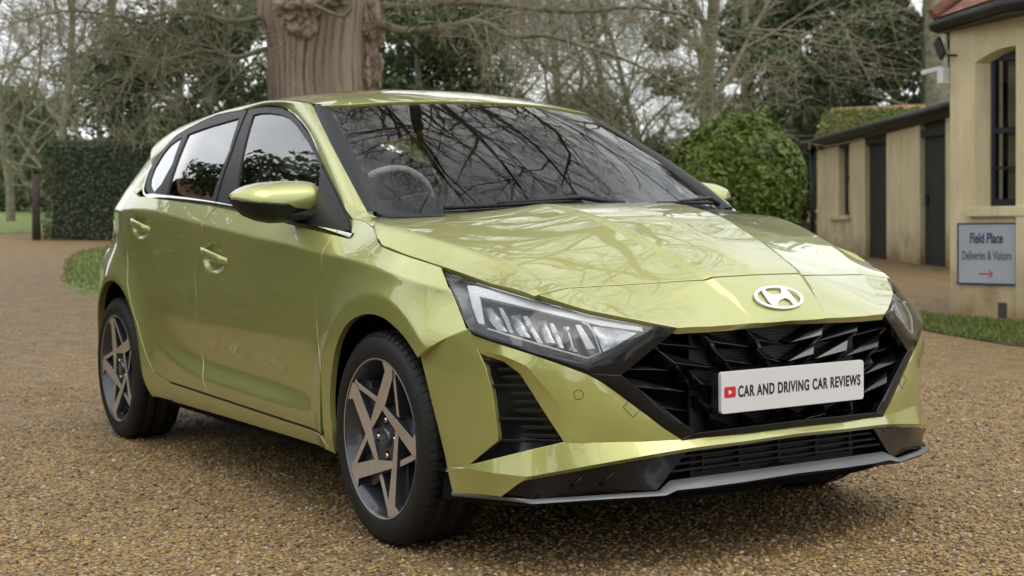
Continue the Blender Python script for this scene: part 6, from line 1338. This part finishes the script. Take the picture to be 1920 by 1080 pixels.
mb = MB(); mb.tube([WA(-.11, 2.53, .07), WA(.65, 2.60, .26), WA(2, 2.63, .42), WA(S1, 2.63, .42)], .052, 10); mb.tube([WA(-.11, 2.53, .07), WA(-.11, 2.53, -5)], .052, 10); mb.prism([WA(-.10, 2.47, .06), WA(.65, 2.53, .25), WA(.65, 2.66, .25), WA(-.10, 2.60, .06)], [WA(-.10, 2.47, -.02), WA(.65, 2.53, .0), WA(.65, 2.66, .0), WA(-.10, 2.60, -.02)]); mb.prism([WA(.65, 2.53, .25), WA(S1, 2.56, .38), WA(S1, 2.70, .38), WA(.65, 2.66, .25)], [WA(.65, 2.53, .001), WA(S1, 2.56, .001), WA(S1, 2.70, .001), WA(.65, 2.66, .001)]); bb(mb, 'gutter', M['black_paint'])
mb = MB(); slab(mb, WA, .455, .53, .06, .19, .001, .012); bb(mb, 'air_brick', simple('air_brick_clay', (.06, .055, .05), .9))
mb = MB(); mb.tube([WA(.07, 2.27, .0), WA(.03, 2.27, .10)], .012, 6); mb.obox(WA(-.02, 2.33, .12), WA(.02, .03, 0)-WA(0, 0, 0), WA(0, 0, .03)-WA(0, 0, 0), WA(-.03, .07, 0)-WA(0, 0, 0)); o = mb.build('wall_lamp', M['black_paint'], None, bevel=.006); tag(o, 'small black flood lamp on the wall corner just under the gutter', 'lamp')
mb = MB(); mb.obox(WA(-.035, 2.10, .05), WA(.03, 0, 0)-WA(0, 0, 0), WA(0, 0, .05)-WA(0, 0, 0), Vector((0, 0, .065))); mb.obox(WA(-.13, 2.155, .05), WA(.10, .012, 0)-WA(0, 0, 0), WA(0, 0, .035)-WA(0, 0, 0), Vector((0, 0, .02))); o = mb.build('security_camera', simple('white_casing', (.62, .62, .63), .4), None, bevel=.008); tag(o, 'white security camera fixed to the corner of the cream building', 'camera')
# sign
sg = empty('direction_sign', tuple(WA(.355, .59, .02))); tag(sg, 'pale blue grey sign reading Field Place Deliveries and Visitors with a red arrow', 'sign')
IS = Matrix.Translation(-Vector(WA(.355, .59, .02)))
mb = MB(); slab(mb, WA, .090, .624, .345, .845, .002, .020); bb(mb, 'sign_board', simple('sign_face', (.36, .39, .43), .35, var=.08, scale=3), sg, .002, IS)
mb = MB()
for a in ((.082, .632, .337, .349), (.082, .632, .841, .853)): slab(mb, WA, *a, .004, .024)
for a in ((.082, .094, .349, .841), (.620, .632, .349, .841)): slab(mb, WA, *a, .004, .024)
navy = simple('navy_print', (.02, .03, .12), .4); bb(mb, 'sign_border', navy, sg, 0, IS)
uA = (WA(1, 0)-WA(0, 0)); nA = (WA(0, 0, 1)-WA(0, 0, 0))
def wtext(s, s0, z0, size, width, mat, bold):
    o3 = WA(s0, z0, .0215)-Vector(WA(.355, .59, .02)); M4 = Matrix(((uA.x, 0, nA.x, o3.x), (uA.y, 0, nA.y, o3.y), (0, 1, 0, o3.z), (0, 0, 0, 1)))
    return text_obj('sign_text', s, size, mat, sg, M4, width=width, bold=bold, ext=.0008)
wtext('Field Place', .203, .685, .122, .303, navy, .0026); wtext('Deliveries & Visitors', .128, .545, .108, .455, simple('grey_print', (.06, .075, .10), .4), .0008)
mb = MB(); slab(mb, WA, .285, .395, .4215, .4325, .0205, .023)
hd = [(.378, .452), (.415, .427), (.378, .402), (.378, .415), (.396, .427), (.378, .439)]; mb.prism([WA(s, z_, .0235) for s, z_ in [(.376, .461), (.384, .461), (.416, .427), (.384, .393), (.376, .393), (.404, .427)]], [WA(s, z_, .0203) for s, z_ in [(.376, .461), (.384, .461), (.416, .427), (.384, .393), (.376, .393), (.404, .427)]])
bb(mb, 'sign_arrow', M['red'], sg, 0, IS)
# ---------------- low outbuilding ----------------
WB = lambda s, z_, d=0.: Vector((-9.54, 12.28, 0))+Vector((-.9254, .3791, 0))*s+Vector((-.3791, -.9254, 0))*d+Vector((0, 0, z_))
ob = empty('outbuilding', tuple(WB(0, .2))); tag(ob, 'low cream outbuilding with dark boarded doors behind the bush', 'building'); IB = Matrix.Translation(-Vector(WB(0, .2)))
def b2(mb, name, mat, par=ob, bevel=0.): return bb(mb, name, mat, par, bevel, IB)
mb = MB(); EZ = lambda s: 2.30-.045*s
cols_ = [(-1.5, .03), (.80, 1.90), (2.67, 3.25), (3.99, 4.62)]
for a, b_ in cols_: mb.prism([WB(a, .05), WB(b_, .05), WB(b_, EZ(b_)), WB(a, EZ(a))][::-1], [WB(a, .05, -.22), WB(b_, .05, -.22), WB(b_, EZ(b_), -.22), WB(a, EZ(a), -.22)][::-1])
mb.prism([WB(3.25, .05, -.001), WB(3.99, .05, -.001), WB(3.99, .90, -.001), WB(3.25, .90, -.001)][::-1], [WB(3.25, .05, -.2), WB(3.99, .05, -.2), WB(3.99, .90, -.2), WB(3.25, .90, -.2)][::-1])
mb.prism([WB(3.70, .9, -.002), WB(3.99, .90, -.002), WB(3.99, 2.12, -.002), WB(3.70, 2.12, -.002)][::-1], [WB(3.70, .9, -.2), WB(3.99, .9, -.2), WB(3.99, 2.12, -.2), WB(3.70, 2.12, -.2)][::-1])
mb.add([WB(4.62, .05), WB(4.62, EZ(4.6)), WB(4.62, EZ(4.6), -3), WB(4.62, .05, -3)], [(0, 1, 2, 3)])
b2(mb, 'wall', M['render']); mb = MB(); slab(mb, WB, 3.22, 4.02, .86, .93, -.02, .06); b2(mb, 'window_sill', M['render'], bevel=.005)
for a, b_ in ((.03, .80), (1.90, 2.67)):
    mb = MB(); nb_ = 7
    for k in range(nb_): s0 = a+(b_-a)*k/nb_; slab(mb, WB, s0+.004, s0+(b_-a)/nb_-.004, .20 if a < 1 else .26, EZ(b_)-.0, -.11, -.075)
    slab(mb, WB, a, b_, .2, EZ(b_), -.16, -.115); d_ = b2(mb, 'boarded_door', M['door_green']); mb = MB(); slab(mb, WB, a+.06 if a > 1 else b_-.12, a+.12 if a > 1 else b_-.06, 1.05, 1.20, -.075, -.04); b2(mb, 'handle', M['black_paint'], d_)
mb = MB(); slab(mb, WB, 3.25, 3.70, .93, 2.12, -.16, -.155); wv_ = b2(mb, 'window', M['dark'])
mb = MB(); 
for s0 in (3.25, 3.46, 3.665): slab(mb, WB, s0, s0+.035, .93, 2.12, -.15, -.11)
for z0 in (.93, 1.48, 2.06): slab(mb, WB, 3.285, 3.665, z0, z0+.05, -.15, -.113)
b2(mb, 'sash', M['sash'], wv_); mb = MB(); mb.add([WB(3.27, .95, -.13), WB(3.68, .95, -.13), WB(3.68, 2.1, -.13), WB(3.27, 2.1, -.13)], [(0, 1, 2, 3)]); b2(mb, 'pane', M['pane'], wv_)
mb = MB(); mb.tube([WB(-1.4, EZ(-1.4)+.01, .16), WB(4.85, EZ(4.85)+.01, .16)], .062, 10); slab(mb, WB, -1.4, 4.8, 1.98, 2.08, -.02, -.01)
mb.prism([WB(-1.4, EZ(-1.4)-.11, .02), WB(4.75, EZ(4.75)-.11, .02), WB(4.75, EZ(4.75)+.02, .10), WB(-1.4, EZ(-1.4)+.02, .10)][::-1], [WB(-1.4, EZ(-1.4)-.11, -.1), WB(4.75, EZ(4.75)-.11, -.1), WB(4.75, EZ(4.75)+.02, -.1), WB(-1.4, EZ(-1.4)+.02, -.1)][::-1])
b2(mb, 'gutter', M['black_paint']); mb = MB(); mb.tube([WB(4.68, 2.05, .06), WB(4.68, .3, .05)], .04, 8); b2(mb, 'downpipe', M['black_paint'])
mb = MB(); mb.add([WB(-1.4, 2.42, .17), WB(4.8, 2.14, .17), WB(4.8, 2.20, -2.4), WB(-1.4, 2.45, -2.4)], [(0, 1, 2, 3)]); mb.add([WB(-1.4, 2.37, .17), WB(4.8, 2.09, .17), WB(4.8, 2.14, .17), WB(-1.4, 2.42, .17)], [(0, 1, 2, 3)]); b2(mb, 'roof', simple('lead_roof', (.16, .165, .17), .6, var=.3))
# mossy tiled roof behind it
_a = pix(1835, 400, 26.5); _b = pix(1531, 400, 27.5); _u = Vector((_b.x-_a.x, _b.y-_a.y, 0)); _l = _u.length; _u.normalize()
WC = lambda s, z_, d=0.: Vector((_a.x, _a.y, 0))+_u*s+Vector((-_u.y, _u.x, 0))*d+Vector((0, 0, z_))
mt = empty('tiled_outhouse', tuple(WC(1.5, .3, -1))); tag(mt, 'old brick outhouse whose tiled roof is covered in moss, behind the low outbuilding', 'building'); IM = Matrix.Translation(-Vector(WC(1.5, .3, -1)))
mb = MB(); slab(mb, WC, 0, _l-.1, .3, 2.40, -3.4, -.1); bb(mb, 'wall', simple('old_brick', (.22, .13, .08), .9, var=.4, scale=12, bump=.4), mt, 0, IM)
mb = MB(); 
for k in range(6):
    z0 = 2.38+k*.115; d0 = .05-k*.27; q = [WC(-.1, z0+.02, d0), WC(_l+.02-.02*k, z0+.02, d0), WC(_l+.02-.02*k, z0+.12, d0-.30), WC(-.1, z0+.12, d0-.30)]; mb.prism(q, [v-Vector((0, 0, .035)) for v in q])
rt = bb(mb, 'roof', simple('mossy_tiles', (.26, .15, .075), .9, var=.5, scale=5, bump=.5), mt, 0, IM)
n = 4200; s_ = RNG.uniform(-.1, _l, n); k_ = RNG.uniform(0, 1, n)**1.0; ms = bump3(np.stack([s_*3, k_*6, s_*0], 1), 1.0, 8); keep = (ms > -.55) & (k_ < .86); s_, k_ = s_[keep], k_[keep]
P = np.array([tuple(WC(a, 2.42+b_*.68, .05-b_*1.55)-Vector(WC(1.5, .3, -1))) for a, b_ in zip(s_, k_)]); V, F = leaf_quads(P+[0, 0, .02], np.tile([0, -.3, 1.], (len(P), 1)), .075, .7, .6); npmesh('moss', V, F, M['grass'], rt, col=np.repeat(RNG.uniform(0, 1, len(P)), 4))
# camera on a pole by the bush
pp = pix(1272, 262, 21.0); gz = float(T(pp.x, pp.y)); cpz = empty('camera_post', (pp.x, pp.y, gz)); tag(cpz, 'grey post carrying white security cameras beside the laurel bush', 'post')
mb = MB(); mb.tube([(0, 0, 0), (0, 0, pp.z-gz+.15)], .035, 8); mb.build('post', simple('grey_post', (.10, .10, .105), .6), cpz)
ca = r2.copy(); ca.z = 0; ca.normalize()
for q in (-1, 1):
    mb = MB(); mb.tube([Vector((0, 0, pp.z-gz+.02))+ca*.03*q, Vector((0, 0, pp.z-gz+.06))+ca*.16*q], [.05, .035], 10); mb.build('camera_head', bpy.data.materials['white_casing'], cpz)
# ---------------- the rest of the yard, seen only in the paint and the glass ----------------
bn = empty('barn', (-14, -4.9, .3)); tag(bn, 'long brown barn with a tiled roof on the driver side of the drive', 'building')
mb = MB(); mb.box(-5.5, 4.6, -3.2, 2.4, 0, 3.0); mb.build('wall', simple('barn_brick', (.13, .085, .055), .9, var=.4, scale=5, bump=.3), bn)
mb = MB(); mb.add([(-5.9, 2.9, 2.8), (5.0, 2.9, 2.8), (5.0, -.4, 5.3), (-5.9, -.4, 5.3), (5.0, -3.7, 2.8), (-5.9, -3.7, 2.8)], [(0, 1, 2, 3), (3, 2, 4, 5), (1, 4, 2), (0, 3, 5)]); mb.build('roof', simple('barn_tiles', (.19, .11, .075), .85, var=.5, scale=9, bump=.4), bn)
h2 = hedge('field_hedge', (-26, -2.6), (14, -10.2), 1.2, 1.75, 'long field hedge along the driver side of the drive', 60, .16, base=0.)
lw = [(-30, -1.2), (-10, -3.6), (0, -4.9), (14, -7.0), (16, -9.8), (-28, -3.4)]
sheet('side_lawn', lw, M['lawn'], .9, .006)
put(eB, -6.2, -3.1, .4, .74, 'evergreen shrub beside the barn', 'evergreens around the yard'); put(eA, 16, -17, .4, .8, 'evergreen in the field behind the viewer', 'evergreens around the yard')
for i, (x, y, pr, s) in enumerate(((15, -9, bB, 1.0), (19, -4, bA, 1.1), (18, 3, bB, 1.1), (22, 9, bA, 1.1), (13, -15, bA, 1.0), (4, -19, bB, 1.1), (-8, -18, bA, 1.1), (16, 14, bB, 1.1), (2, 17, bA, 1.0))):
    put(pr, x, y, i*1.3, s, 'bare tree in the fields around the yard', 'bare trees around the yard')
for i, (x, y, s) in enumerate(((27, -8, 1.3), (28, 0, 1.2), (27, 8, 1.3), (22, 17, 1.3), (22, -17, 1.3), (8, -26, 1.3), (-6, -26, 1.3), (-22, -20, 1.3), (10, 24, 1.2))):
    put(eB, x, y, i*1.9, s, 'broad evergreen in the fields around the yard', 'evergreens around the yard')
